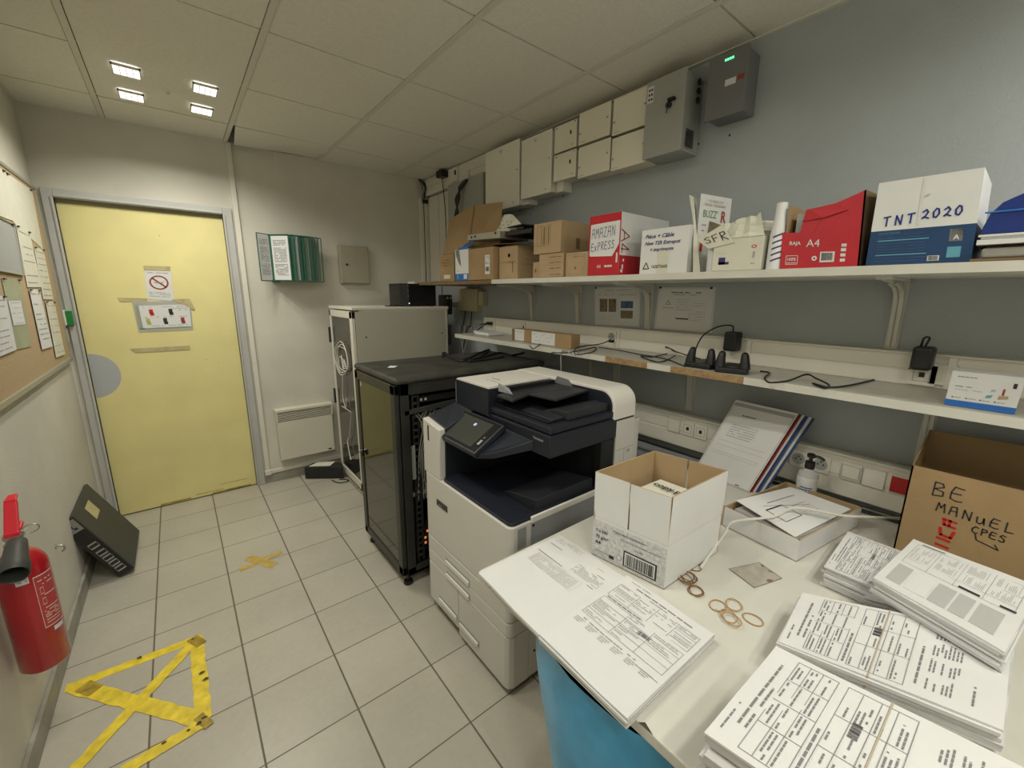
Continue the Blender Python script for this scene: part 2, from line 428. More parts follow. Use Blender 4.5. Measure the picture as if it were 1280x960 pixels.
# ------------------------------------------------------------------ LED ceiling fixtures
first = None
for fi, (fx, fy) in enumerate(LED_FIX):
    e = empty('ceiling_light', (fx, fy, H), 'square white ceiling light with four small bright LED modules over the yellow door' if fi == 0 else 'square white LED ceiling light out of the picture above the camera', 'ceiling light', None if fi == 0 else 'LED ceiling lights above the camera')
    p = MB('ceiling_tile'); p.box(fx-.286, fx+.286, fy-.893, fy+.295, H+.0005, H+.015) if fi == 0 else p.box(fx-.286, fx+.286, fy-.293, fy+.293, H-.006, H-.0005); p.lathe([(.008, -.002), (.009, 0)], (fx+.005, fy, H-.007), 'steel', 12)
    p.build('panel', e, bevel=.002)
    for dx, dy in ((-.145, .155), (.148, .13), (-.145, -.165), (.148, -.18)):
        a = MB('white_metal'); X0, Y0 = fx+dx, fy+dy
        for (q0, q1, r0, r1) in ((-.052, -.046, -.058, .058), (.046, .052, -.058, .058), (-.052, .052, .052, .058), (-.052, .052, -.058, -.052)):
            a.box(X0+q0, X0+q1, Y0+r0, Y0+r1, H-.016, H-.006)
        mod = a.build('module_frame', e)
        l = MB('led_white'); l.box(X0-.046, X0+.046, Y0-.052, Y0+.052, H-.012, H-.008)
        for k in (-1, 0, 1): l.box(X0+k*.023-.0012, X0+k*.023+.0012, Y0-.052, Y0+.052, H-.0135, H-.0115, 'ceiling_grid')
        for k in (-1, 0, 1): l.box(X0-.046, X0+.046, Y0+k*.026-.001, Y0+k*.026+.001, H-.0132, H-.0115, 'ceiling_grid')
        l.build('lens', mod)
        ld = bpy.data.lights.new('led', 'AREA'); ld.shape = 'SQUARE'; ld.size = .09; ld.energy = LED_W; ld.color = LED_COL; ld.spread = math.radians(142 if fi == 0 else 168)
        lo = bpy.data.objects.new('led_lamp', ld); COL.objects.link(lo); lo.location = (X0, Y0, H-.017); lo.parent = e; lo.matrix_parent_inverse = Matrix.Translation(e.location).inverted()

# ================================================================== DOOR NOTICES
dy = YB+.010
def dq(pts, off=0): return [at(px, py, y=dy-off) for px, py in pts]
def notice(name, px, label, off=.0, mt='paper', th=.001):
    m = MB(mt); a = dq(px, off)      # tl tr br bl
    m.slab([a[3], a[2], a[1], a[0]], (0, .0012, 0))
    return m, Q(a[3], a[2], a[1], a[0], V(0, -.0006, 0))
m, f = notice('sign', [(180.5, 338), (213.5, 339), (217.5, 376), (184, 374)], '')
words(m, f, .1, .9, .93, .03, 'ink_soft'); m.ring(f, .5, .60, .22, .045, 'sign_red', sx=.66)
m.stroke(f, [(.25, .75), (.75, .45)], .05, 'sign_red', .7)
m.rect(f, .32, .57, .66, .61, 'ink_soft'); m.rect(f, .62, .63, .72, .65, 'ink_soft'); m.rect(f, .34, .62, .42, .64, 'ink_faint')
for v in (.25, .19, .12): words(m, f, .1, .92, v, .025, 'ink_soft')
tag(m.build('no_smoking_sign'), 'white no smoking notice with a red circle taped on the yellow door', 'sign')
m, f = notice('sign', [(165, 377), (238, 375), (241.5, 412), (173.5, 415)], '', .002, 'plastic_sleeve')
m.rect(f, .03, .08, .12, .88, 'sage'); m.rect(f, .03, .08, .96, .13, 'sage'); f2 = lambda u, v: f(u, v)+V(0, -.0004, 0)
m.rect(f2, .09, .12, .97, .86, 'paper')
f3 = lambda u, v: f(u, v)+V(0, -.0008, 0)
for (u, v, c) in ((.28, .62, 'ink_red'), (.62, .62, 'ink'), (.2, .32, 'ink_olive'), (.5, .32, 'ink'), (.82, .32, 'sign_red')):
    m.rect(f3, u-.035, v-.03, u+.035, v+.11, c); m.rect(f3, u-.025, v-.10, u+.045, v-.0, c)
for v in (.80, .47, .18): words(m, f3, .15, .92, v, .02, 'ink_soft', .7)
for v in (.74, .68): words(m, f3, .66, .94, v, .02, 'ink_soft')
tag(m.build('door_notice'), 'wide notice in a clear sleeve with five small coloured pictures on the yellow door', 'notice')
for px, lb in (([(179, 332), (213, 333), (213, 338.5), (180, 337.5)], 'tan tape strip holding the top of the no smoking notice'),
               ([(147, 372), (184, 373), (184, 377), (150, 377)], 'tan tape strip at the left above the sleeved door notice'),
               ([(214, 374), (237, 373.5), (244, 387), (241, 387)], 'tan tape strip at the right above the sleeved door notice'),
               ([(162, 436), (237, 432), (238, 437), (170, 441)], 'long tan tape strip alone under the sleeved door notice')):
    a = dq(px, .0012 if 'smoking' in lb else .0034 if 'right' in lb else .0012); m = MB('masking'); m.slab([a[3], a[2], a[1], a[0]], (0, .0006, 0)); tag(m.build('tape_strip'), lb, 'tape')

# ================================================================== LEFT WALL
# green switch
e = empty('exit_button', (XL, -.10, 1.35), 'small white and green wall switch next to the door frame', 'switch')
MB('trunk_white').box(XL, XL+.028, -.060, -.012, 1.30, 1.39).build('back_box', e, bevel=.004)
MB('green_plastic').box(XL+.028, XL+.055, -.050, -.014, 1.30, 1.385).build('button', e, bevel=.003)
m = MB('trunk_white'); m.box(XL, XL+.02, -.055, -.025, 1.20, 1.28); m.tube([(XL+.01, -.04, 1.28), (XL+.01, -.04, 1.31)], .004); m.build('junction', e, bevel=.003)
# notice board
NX = XL+.016
bd = empty('notice_board', (XL, -1.1, 1.55), 'large cork notice board with metal frame covered in papers on left wall', 'notice board')
m = MB('cork'); m.box(XL, NX, -2.3, -.075, 1.11, 2.05); m.build('cork_panel', bd)
m = MB('aluminium'); m.box(XL, NX+.006, -2.3, -.07, 1.09, 1.115); m.box(XL, NX+.006, -2.3, -.07, 2.045, 2.062); m.box(XL, NX+.006, -.085, -.065, 1.09, 2.062); m.build('frame', bd, bevel=.003)
def pinned(y0, y1, z0, z1, lb, mt='paper_cream', off=.002, tilt=0, lines=14, cat='paper', name='pinned_paper', pins=True):
    m = MB(mt); x = NX+off
    q = [(x, y0, z0+tilt), (x, y1, z0), (x, y1, z1), (x, y0, z1+tilt)]
    m.slab(q, (.001, 0, 0)); fn = Q(q[0], q[1], q[2], q[3], V(.0016, 0, 0))
    for k in range(lines):
        v = .92-.84*k/max(1, lines-1)
        if random.random() < .85: words(m, fn, .1, .9, v, .018, 'ink_soft', .8, wl=(.05, .2))
    o = tag(m.build(name), lb, cat)
    if pins:
        for (u, v) in ((.06, .97), (.94, .97)):
            c = fn(u, v); MB('black').box(c.x, c.x+.006, c.y-.012, c.y+.012, c.z-.003, c.z+.003).build('pin', o)
    return o
def pin_px(px, lb, mt='paper_cream', off=.002, lines=10, pins=True, name='pinned_paper'):
    x = NX+off; a = [at(u, v, x=x) for u, v in px]; m = MB(mt); q = [a[3], a[2], a[1], a[0]]
    m.slab(q, (-.001, 0, 0)); fn = Q(*q, V(.0008, 0, 0))
    for k in range(lines):
        v = .92-.84*k/max(1, lines-1)
        if random.random() < .85: words(m, fn, .1, .9, v, .016, 'ink_soft', .8, wl=(.05, .2))
    o = tag(m.build(name), lb, 'paper')
    if pins:
        for (u, v) in ((.08, .985), (.92, .985)):
            c = fn(u, v); MB('black').box(c.x, c.x+.006, c.y-.012, c.y+.012, c.z-.003, c.z+.003).build('pin', o)
    return o
pin_px([(5, 214), (40, 238), (54, 312), (17, 278)], 'large cream sheet at the top right corner of the notice board', lines=0)
pin_px([(-30, 192), (6, 214), (18, 277), (-30, 258)], 'large cream sheet at the top left beside the corner sheet of the notice board', lines=0, off=.003)
pin_px([(-28, 258), (17.5, 281), (30, 344), (-28, 333)], 'grey table print in a pale frame on the notice board', 'paper_grey', .005, lines=0)
pin_px([(20, 281), (37, 290), (52, 359), (34.5, 359)], 'wide cream list right of the framed grey table print', lines=8, off=.004)
pin_px([(42.5, 308), (54.5, 312), (67, 374.5), (54.5, 374)], 'narrow cream list nearest the door, the upper of two', lines=8, off=.004)
pin_px([(36.5, 361), (49, 362), (66, 433), (53, 437)], 'narrow white list with dark lines under the wide cream list', 'paper', .006, lines=11)
pin_px([(57, 376), (68, 377), (81.5, 443), (70.5, 447)], 'lowest narrow cream list hanging over the corner of the notice board', lines=8, off=.006)
pin_px([(2, 347), (25, 349), (39.5, 433), (21, 437)], 'sage green sheet in a plastic sleeve with a small white label', 'sage', .003, lines=0)
pin_px([(10.5, 376), (26, 376), (32, 405), (17.5, 407)], 'small white printed label on the sage green sheet', 'paper', .005, lines=5, pins=False)
pin_px([(-30, 368), (7, 370), (21, 437), (-30, 458)], 'large white printed sheet left of the sage green sheet', 'paper', .006, lines=9)
m = MB('aluminium'); fr_ = [at(u, v, x=NX+.0072) for u, v in ((-28, 258), (17.5, 281), (30, 344), (-28, 333))]; m.tube(fr_[:3]+[fr_[3]], .003, n=6, closed=True); m.build('pale_frame', bd)
# fire extinguisher
def extinguisher():
    c = V(.030, -1.820, .315); R = .058
    e = empty('fire_extinguisher', (XL, c.y, .24), 'red fire extinguisher with black hose horn hung on the left wall', 'fire extinguisher')
    m = MB('red_paint'); hb = .42
    prof = [(.03, 0), (R-.01, .002), (R, .014), (R, hb-.07)]+[(R*math.cos(a)*.99+.0, hb-.07+.062*math.sin(a)) for a in [math.radians(k*12) for k in range(1, 7)]]+[(.022, hb+.0)]
    m.lathe(prof, c, n=48); body = m.build('cylinder', e, smooth=True)
    def cyl(a, z, r=R+.0008): return V(c.x+math.cos(a)*r, c.y+math.sin(a)*r, c.z+z)
    # direction to the camera
    a0 = math.atan2(-3.648-c.y, .4993-c.x)
    def wrap(m, ac, w, z0, z1, mt, r=.0008, n=12):
        for k in range(n):
            t0, t1 = ac-w/2+w*k/n, ac-w/2+w*(k+1)/n
            m.quad(cyl(t0, z0, R+r), cyl(t1, z0, R+r), cyl(t1, z1, R+r), cyl(t0, z1, R+r), mt)
    lb = MB('extinguisher_red_label'); ac = a0+.72; wrap(lb, ac, .95, .15, .33, 'paper'); wrap(lb, ac, .91, .153, .327, 'extinguisher_red_label', .0012)
    fn = lambda u, v: cyl(ac-.42+u*.84,   .155+v*.17, R+.0016)
    for v in (.92, .84, .62, .36, .30, .26, .22, .18, .12, .06): words(lb, fn, .08, .92, v, .018, 'paper' if v > .3 else 'paper_cream', .75, wl=(.06, .16))
    for (u, v) in ((.2, .72), (.2, .5)): lb.frame(fn, u-.08, v-.06, u+.08, v+.06, .012, 'paper')
    for v in (.78, .66, .44): lb.rect(fn, .05, v, .95, v+.008, 'paper')
    wrap(lb, ac+.1, .5, .128, .142, 'paper', .0008)
    lb.build('red_label', e)
    wl = MB('paper'); wrap(wl, a0-.12, .46, .318, .35, 'paper', .001, 6); f2 = lambda u, v: cyl(a0-.35+u*.46, .318+v*.032, R+.0015)
    for v in (.75, .55, .35): words(wl, f2, .1, .9, v, .12, 'ink_mid', .9, wl=(.1, .3))
    wl.build('white_label', e)
    t = c.z+hb
    MB('steel').lathe([(.024, -.004), (.024, .014), (.018, .016), (.018, .03), (.022, .032), (.022, .04)], (c.x, c.y, t), n=24).build('valve', e, smooth=True)
    d = V(math.cos(a0), math.sin(a0), 0)
    # hose horn swung across the front
    hn = MB('charcoal'); s0 = V(c.x+.01, c.y-.02, t+.028); s1 = s0+V(.012, -.135, -.045)
    ax = (s1-s0).normalized()
    L = (s1-s0).length
    hn.lathe([(.014, 0), (.022, .008), (.025, L*.3), (.028, L*.6), (.032, L*.75), (.032, L*.98), (.030, L), (.027, L-.004), (.022, L*.6)], s0, n=32, ax=ax); hn.build('horn', e, smooth=True)
    hd = MB('red_plastic'); b = V(c.x, c.y, t+.038)
    hd.slab([b+V(-.016, -.012, 0), b+V(.016, -.012, 0), b+V(.016, .05, .012), b+V(-.016, .05, .012)], (0, 0, .014))
    up = [b+V(-.016, -.01, .012), b+V(.016, -.01, .012), b+V(.014, .045, .095), b+V(-.014, .045, .095)]
    hd.slab(up, (0, .012, -.006)); hd.slab([up[2]+V(0, .0, -.006), up[3]+V(0, .0, -.006), up[3]+V(.004, .04, .0), up[2]+V(-.004, .04, 0)], (0, 0, .01))
    hd.build('lever', e, bevel=.003)
    rg = MB('steel'); rc = V(c.x+.035, c.y+.012, t+.045); rg.tube([rc+V(.002*math.sin(a), .0, 0)+V(math.cos(a)*.018, 0, math.sin(a)*.014) for a in [2*math.pi*k/20 for k in range(20)]], .0016, n=6, closed=True)
    rg.tube([(c.x-.03, c.y, t+.045), (c.x+.03, c.y+.01, t+.045)], .002); rg.build('pull_ring', e, smooth=True)
    MB('steel').box(XL, c.x-R+.02, c.y-.02, c.y+.02, t-.1, t-.06).build('wall_bracket', e)
extinguisher()
# hook on the wall
m = MB('steel'); hp = at(74, 682, x=XL+.012); m.tube([hp+V(-.012, 0, 0), hp, hp+V(.012, 0, -.006), hp+V(.014, 0, -.022), hp+V(.004, 0, -.03)], .004, smooth_n=4); m.lathe([(.009, 0), (.009, .003)], (XL, hp.y, hp.z), n=12, ax=(1, 0, 0))
tag(m.build('wall_hook', smooth=True), 'small metal hook on the left wall right of the extinguisher', 'hook')
# leaning server unit
def leaning_unit():
    # bottom outer edge on the floor, top edge against the wall; leans away from the wall
    y0, y1 = -.82, -.36; L = .415; T = .072
    xb = .155; ztop = .36
    lean = math.atan2(xb-(XL+.02), ztop)      # angle from vertical
    up = V(-math.sin(lean), 0, math.cos(lean)); nrm = V(math.cos(lean), 0, math.sin(lean))
    b = V(xb, 0, .002)          # outer bottom edge
    b2 = b-nrm*T; b2z = b2.z
    dz = -min(0, b2z)+.0; b += V(0, 0, dz+.001)
    e = empty('network_appliance', (.1, (y0+y1)/2, 0), 'dark grey rack computer unit leaning against the left wall near the door', 'computer')
    A = lambda s, t, w: b+V(0, y0+(y1-y0)*s, 0)+up*(L*t)-nrm*w
    m = MB('charcoal'); m.add([A(s, t, w) for w in (0, T) for (s, t) in ((0, 0), (1, 0), (1, 1), (0, 1))], [[0, 1, 2, 3], [7, 6, 5, 4], [0, 4, 5, 1], [1, 5, 6, 2], [2, 6, 7, 3], [3, 7, 4, 0]])
    m.build('case', e, bevel=.004)
    lb = MB('masking'); lb.quad(A(.35, .70, -.001), A(.62, .70, -.001), A(.62, .90, -.001), A(.35, .90, -.001)); lb.build('sticker', e)
    # side facing the camera (s=0): ports
    fn = lambda u, v: A(-.004, 1-u, T*(1-v))
    p = MB('black'); p.rect(fn, .02, .06, .98, .94, 'black_rough')
    f2 = lambda u, v: A(-.008, 1-u, T*(1-v))
    p.rect(f2, .03, .1, .20, .9, 'steel'); f3 = lambda u, v: A(-.010, 1-u, T*(1-v)); p.disc(f3, .115, .5, .035, 'ink_navy', 16); p.rect(f3, .06, .3, .09, .5, 'ink_navy'); p.rect(f3, .14, .5, .17, .7, 'ink_navy')
    for k in range(5): p.frame(f2, .42+k*.1+(0.03 if k > 0 else 0), .25, .48+k*.1+(.03 if k > 0 else 0), .75, .02, 'grey_metal')
    p.build('port_panel', e)
    tp = MB('black_rough'); f4 = lambda u, v: A(u, 1.003, T*(1-v))
    for k in range(3): tp.rect(f4, .35+.0, .2+.22*k, .9, .32+.22*k, 'black')
    tp.rect(f4, .05, .25, .3, .75, 'aluminium'); tp.build('top_vent', e)
leaning_unit()

# ================================================================== FLOOR TAPES
def tape(pts, w, z, mt='tape_yellow'):
    m = MB(mt)
    for a, b, ww in pts:
        a, b = V(*a, 0), V(*b, 0); d = (b-a).normalized(); n = V(-d.y, d.x, 0)*ww/2
        N = 24; L_, R_ = [], []
        for k in range(N+1):
            p = a+(b-a)*k/N; L_.append(p+n*(1+random.uniform(-.12, .08))+V(0, 0, z)); R_.append(p-n*(1+random.uniform(-.12, .08))+V(0, 0, z))
        for k in range(N): m.quad(R_[k], R_[k+1], L_[k+1], L_[k], mt)
        z += .0006
    return m, z
F = lambda px, py: tuple(at(px, py, z=0))[:2]
m, z = tape([(F(82, 861), F(250, 797), .045), (F(245, 797), F(255, 900), .05), (F(92, 858), F(258, 902), .055), (F(240, 806), F(88, 968), .045), (F(258, 902), F(120, 985), .045)], .05, .0008)
for (a, b, w) in ((F(103, 858), F(120, 864), .05), (F(240, 798), F(252, 806), .04), (F(248, 896), F(262, 908), .03)): 
    mm, z = tape([(a, b, w)], w, z, 'tape_dirty'); m.add(mm.v, mm.f, 'tape_dirty')
for (px, py) in ((175, 823), (253, 842), (205, 930), (250, 905), (256, 898), (257, 850), (236, 914), (241, 800)):
    c = F(px, py); s_ = V(*c, z+.0005); r = random.uniform(.004, .01); m.poly([s_+V(math.cos(t)*r*random.uniform(.5, 1.8), math.sin(t)*r*random.uniform(.5, 1.2), 0) for t in [k*math.pi/3.5 for k in range(7)]], 'soot_and_shade')
tag(m.build('floor_marking'), 'yellow tape square with a cross stuck on the floor by the left wall', 'floor tape')
m, z = tape([(F(299, 713), F(330, 700), .04), (F(310, 697), F(343, 707), .055), (F(318, 704), F(352, 690), .04)], .04, .0008, 'tape_mustard')
tag(m.build('floor_tape_patch'), 'small mustard tape patch in the middle of the tiled floor', 'floor tape')
for px, lb in (((232, 662), 0),): pass
m, z = tape([(F(175, 690), F(395, 625), .012)], .01, .0006, 'stain')
# ================================================================== BACK WALL THINGS
# heater
e = empty('wall_heater', (1.22, YB, .38), 'white wall mounted panel heater with a top grille beside the white cabinet', 'heater')
m = MB('cream'); m.box(1.015, 1.43, YB-.075, YB-.012, .185, .505); m.build('body', e, bevel=.006)
m = MB('cream'); m.box(1.01, 1.437, YB-.082, YB, .585, .6); m.box(1.012, 1.022, YB-.08, YB-.012, .505, .585); m.box(1.424, 1.434, YB-.08, YB-.012, .505, .585)
m.box(1.02, 1.43, YB-.045, YB-.012, .5, .585, 'soot_and_shade')  # dark backing, its colour stands in for shade between the slats
for k in range(7): m.box(1.02, 1.428, YB-.078, YB-.070, .511+k*.0115, .516+k*.0115)
m.build('grille', e)
MB('black').box(1.375, 1.40, YB-.0765, YB-.075, .20, .21).build('badge', e)
MB('steel').box(1.15, 1.3, YB-.012, YB, .2, .5).build('wall_bracket', e)
# key cabinet
e = empty('key_cabinet', (1.71, YB, 1.73), 'flat olive beige metal key cabinet on the back wall', 'cabinet')
MB('key_box').box(1.592, 1.832, YB-.045, YB, 1.58, 1.885).build('body', e, bevel=.008, seg=3)
MB('key_box').box(1.603, 1.828, YB-.052, YB-.045, 1.588, 1.877).build('door', e, bevel=.005)
m = MB('black'); m.lathe([(.009, 0), (.009, .006), (.005, .008)], (1.645, YB-.052, 1.735), n=16, ax=(0, -1, 0)); m.build('lock', e)
# rotating sign holder with sheets
e = empty('display_panel_holder', (1.13, YB, 1.75), 'green framed display holder fanned open with many sheets on the back wall', 'document holder')
MB('charcoal').box(1.10, 1.15, YB-.05, YB, 1.58, 1.92).build('wall_bracket', e, bevel=.003)
piv = [(1.09+i*.004, YB-.055) for i in range(10)]
angs = [205, 262, 285, 297, 306, 314, 322, 330, 338, 347]
lens_ = [.15, .235, .27, .29, .30, .31, .32, .33, .335, .345]
ends = [(1.02, -.16), (1.205, -.175), (1.245, -.17), (1.275, -.165), (1.30, -.16), (1.33, -.155), (1.355, -.15), (1.38, -.14), (1.415, -.125), (1.445, -.10)]
for i in range(10):
    a = V(1.10+.003*i, YB-.06-.001*i, 0); b = V(*ends[i], 0); d = (b-a).normalized()
    if i == 0: b = V(1.012, -.125, 0); d = (b-a).normalized()
    W = lambda t, z: a+(b-a)*t+V(0, 0, z)
    Z0, Z1 = 1.588, 1.915
    nn = V(-d.y, d.x, 0)*.0015
    fr = MB('folder_green')
    for (p0, p1) in (((0, Z0), (1, Z0)), ((1, Z0), (1, Z1)), ((1, Z1), (0, Z1)), ((0, Z1), (0, Z0))): fr.tube([W(*p0), W(*p1)], .0035, n=6)
    pf = fr.build('panel_frame', e)
    pg = MB('paper' if i < 2 else ('sheet_green' if i % 3 else 'paper_grey')); pg.slab([W(.06, Z0+.008), W(.95, Z0+.008), W(.95, Z1-.008), W(.06, Z1-.008)], nn*.6)
    fn = Q(W(.06, Z0+.008), W(.95, Z0+.008), W(.95, Z1-.008), W(.06, Z1-.008), nn*-1.2)
    if i < 2:
        if i == 0: fn = Q(W(.06, Z0+.008), W(.95, Z0+.008), W(.95, Z1-.008), W(.06, Z1-.008), nn*1.4)
        for k in range(24): words(pg, fn, .12, .88, .9-k*.034, .012, 'ink_mid', .85 if k not in (4, 15) else 0, wl=(.05, .15))
    if i == 9:
        pg.rect(fn, .55, .02, .85, .8, 'cardboard')
    pg.build('sheet', e)
# torn bundle of cables in the corner, conduit and trunking
e = empty('cable_bundle', (2.40, -.03, 2.42), 'bundle of grey and dark cables coming down in the ceiling corner', 'cables')
m = MB('cable_grey')
for k, mt in enumerate(('slate_metal', 'cable_black', 'slate_metal', 'cable_grey', 'cable_black', 'cable_grey')):
    x = 2.36+k*.011; m.tube([(x-.03, -.025, 2.5), (x-.02+.02*math.sin(k), -.06-.004*k, 2.44), (x, -.05-.005*k, 2.38), (x-.012+.01*(k % 3), -.045-.003*k, 2.33+.012*(k % 3))], .006, mt, smooth_n=5)
m.build('cables', e, smooth=True); MB('black').box(2.355, 2.40, -.065, -.02, 2.30, 2.33).build('connector', e, bevel=.003)
tr = MB('trunk_white'); tr.box(2.335, 2.365, -.035, -.0, 1.25, 2.345); tr.box(2.37, XR, -.045, 0, .6, 2.35); tr.box(2.366, 2.370, -.04, -.0, 1.25, 2.34, 'black')
tag(tr.build('corner_trunking', bevel=.002), 'tall white vertical trunking in the far corner by the shelves', 'trunking')
ut = empty('ceiling_trunking', (XR, -.5, 2.43), 'white trunking with sockets running just below the ceiling to the white boxes', 'trunking')
m = MB('trunk_white'); m.box(XR-.055, XR, -1.05, -.02, 2.362, 2.495); m.box(XR-.057, XR-.055, -1.05, -.02, 2.425, 2.427, 'grey_metal'); m.build('channel', ut, bevel=.003)
m = MB('trunk_white'); m.box(XR-.068, XR-.055, -.62, -.50, 2.385, 2.485); m.box(XR-.07, XR-.068, -.60, -.575, 2.43, 2.465, 'black'); m.box(XR-.068, XR-.055, -.78, -.66, 2.37, 2.43); m.build('socket', ut, bevel=.002)
m = MB('black'); m.box(XR-.12, XR-.055, -.46, -.37, 2.44, 2.49); tag(m.build('power_adapter', bevel=.004), 'black power adapter plugged into the trunking under the ceiling', 'adapter')
m = MB('cable_black'); m.tube([(XR-.08, -.40, 2.44), (XR-.04, -.37, 2.2), (XR-.03, -.35, 1.9), (XR-.05, -.30, 1.6), (XR-.04, -.30, 1.42)], .0035, smooth_n=6)
tag(m.build('power_cable', smooth=True), 'thin black cable hanging from the adapter down the right wall corner', 'cable')
m = MB('trunk_white'); m.box(XR-.03, XR, -.42, -.06, 1.62, 2.35); m.box(XR-.031, XR-.03, -.245, -.24, 1.62, 2.35, 'grey_metal')
tag(m.build('cover_panel', bevel=.003), 'wide white vertical cover panel on the right wall behind cardboard', 'panel')
m = MB('grey_metal'); m.box(XR-.10, XR, -1.02, -.52, 1.95, 2.36); m.box(XR-.103, XR-.10, -1.0, -.54, 1.97, 2.34)
e = tag(m.build('wall_enclosure', bevel=.004), 'grey metal enclosure half hidden left of the white wall boxes', 'enclosure')
m = MB('cable_black')
for k in range(4): m.tube([(XR-.11, -.83+.01*k, 2.345), (XR-.13, -.80+.02*k, 2.30), (XR-.15, -.72-.02*k, 2.22), (XR-.14, -.74+.015*k, 2.12), (XR-.15, -.72+.01*k, 2.03)], .006, smooth_n=5)
tag(m.build('hanging_cables', smooth=True), 'tangle of black cables hanging in front of the grey enclosure', 'cables')
tag(MB('charcoal').box(XR-.04, XR-.015, -.47, -.445, 2.05, 2.22).build('dark_strip', bevel=.003), 'short dark vertical strip beside the grey enclosure', 'strip')
# ------------------------------------------------------------------ wall boxes
def wbox(y0, y1, z0, z1, d, mt, name, lb, cat, group=None, lid=.012, extras=None, bev=.005):
    e = empty(name, (XR, (y0+y1)/2, z0), lb, cat, group)
    MB(mt).box(XR-d+lid+.003, XR, y1+.006, y0-.006, z0+.006, z1-.006).build('body', e, bevel=bev)
    l = MB(mt); l.box(XR-d, XR-d+lid, y1, y0, z0, z1); l.build('door', e, bevel=bev*.7)
    fn = lambda u, v: V(XR-d-.0008, y0+(y1-y0)*u, z0+(z1-z0)*v)
    if extras: extras(e, fn, XR-d)
    return e
def dots(*pp):
    def g(e, fn, xf):
        m = MB('steel')
        for (u, v) in pp: c = fn(u, v); m.lathe([(.005, 0), (.004, .003)], c, n=10, ax=(-1, 0, 0))
        m.build('screw', e)
    return g
def big(e, fn, xf):
    m = MB('ink_soft'); 
    for k, w in enumerate((.12, .09, .06)): m.rect(fn, .42+.02*k, .93-.022*k, .42+w+.02*k, .94-.022*k)
    m.build('logo_mark', e); dots((.94, .55), (.85, .07))(e, fn, xf)
wbox(-1.082, -1.452, 2.068, 2.462, .125, 'box_white', 'electrical_box', 'tall white wall box, the one further from the camera, below the ceiling', 'electrical box', None, .012, big)
wbox(-1.472, -1.742, 2.098, 2.440, .125, 'box_white', 'electrical_box', 'tall white wall box right of the other tall one, touching the small boxes', 'electrical box', None, .012, big)
m = MB('box_white'); m.box(XR-.08, XR, -1.50, -1.44, 2.075, 2.13); tag(m.build('cable_entry', bevel=.004), 'small white cable entry block under the left tall wall box', 'cable entry')
m = MB('box_white'); m.box(XR-.08, XR, -1.80, -1.745, 2.10, 2.19); tag(m.build('cable_entry', bevel=.004), 'small white cable entry block under the right tall wall box', 'cable entry')
def key(e, fn, xf):
    m = MB('black'); m.rect(fn, .72, .52, .79, .66); m.build('lock', e)
    m = MB('ink_soft'); m.rect(fn, .78, .1, .92, .115); m.rect(fn, .78, .14, .92, .155); m.build('logo_mark', e); dots((.12, .9), (.93, .93))(e, fn, xf)
def pl2(e, fn, xf):
    m = MB('ink_soft'); m.rect(fn, .03, .06, .22, .075); m.build('logo_mark', e); dots((.06, .35), (.92, .55))(e, fn, xf)
rows_ = ((2.296, 2.432), (2.135, 2.282))
wbox(-1.755, -1.925, 2.302, 2.440, .115, 'box_cream', 'junction_box', 'small white wall box with black lock in the upper row next to the tall boxes', 'junction box', None, .01, key)
wbox(-1.755, -1.928, 2.150, 2.292, .115, 'box_cream', 'junction_box', 'small white wall box with black lock in the lower row next to the tall boxes', 'junction box', None, .01, key)
wbox(-1.942, -2.152, 2.300, 2.455, .115, 'box_cream', 'junction_box', 'plain white wall box in the middle of the upper row', 'junction box', None, .01, pl2)
wbox(-1.945, -2.162, 2.133, 2.288, .115, 'box_cream', 'junction_box', 'plain white wall box in the middle of the lower row', 'junction box', None, .01, pl2)
wbox(-2.168, -2.37, 2.288, 2.452, .115, 'box_cream', 'junction_box', 'plain white wall box in the upper row touching the grey cabinet', 'junction box', None, .01, pl2)
wbox(-2.172, -2.375, 2.125, 2.276, .115, 'box_cream', 'junction_box', 'plain white wall box in the lower row touching the grey cabinet', 'junction box', None, .01, pl2)
def grey(e, fn, xf):
    m = MB('black'); c = fn(.64, .60); m.lathe([(.012, 0), (.012, .012), (.008, .014)], c, n=16, ax=(-1, 0, 0)); m.box(c.x-.02, c.x-.002, c.y-.03, c.y+.0, c.z+.012, c.z+.022); m.tube([c+V(-.016, 0, 0), c+V(-.018, 0, -.035)], .002); m.build('handle', e)
    m = MB('paper'); m.rect(fn, .04, .72, .2, .93)
    f2 = lambda u, v: fn(u, v)+V(-.0006, 0, 0)
    for i in range(3):
        for j in range(2): m.rect(f2, .07+.065*j, .75+.058*i, .115+.065*j, .78+.058*i, 'ink')
    m.build('label_plate', e)
    m = MB('black')
    for k in range(3): m.lathe([(.013, 0), (.013, .006), (.007, .008)], (XR-.07, e.location.y-.105, 2.40-.035*k), n=14, ax=(0, -1, 0))
    m.build('cable_gland', e)
    m = MB('black')
    for k in range(9): m.box(XR-.12, XR-.06, -2.578, -2.5755, 2.145+k*.008, 2.149+k*.008)
    m.build('side_vent', e)
wbox(-2.385, -2.575, 2.122, 2.440, .155, 'grey_metal', 'control_cabinet', 'grey metal control cabinet with a black key handle on the right wall', 'cabinet', None, .012, grey)
def dark(e, fn, xf):
    m = MB('led_green'); 
    for k in range(4): m.rect(fn, .42+.06*k, .865, .46+.06*k, .90)
    m.build('status_light', e)
    m = MB('paper'); m.rect(fn, .48, .47, .75, .57); m.build('label', e)
    m = MB('sign_red'); m.rect(fn, .78, .5, .95, .58); m.build('mark', e)
wbox(-2.647, -2.803, 2.215, 2.446, .115, 'slate_metal', 'alarm_unit', 'dark grey wall unit with green lights, rightmost of the boxes under the ceiling', 'alarm unit', None, .012, dark)
m = MB('soot_and_shade')
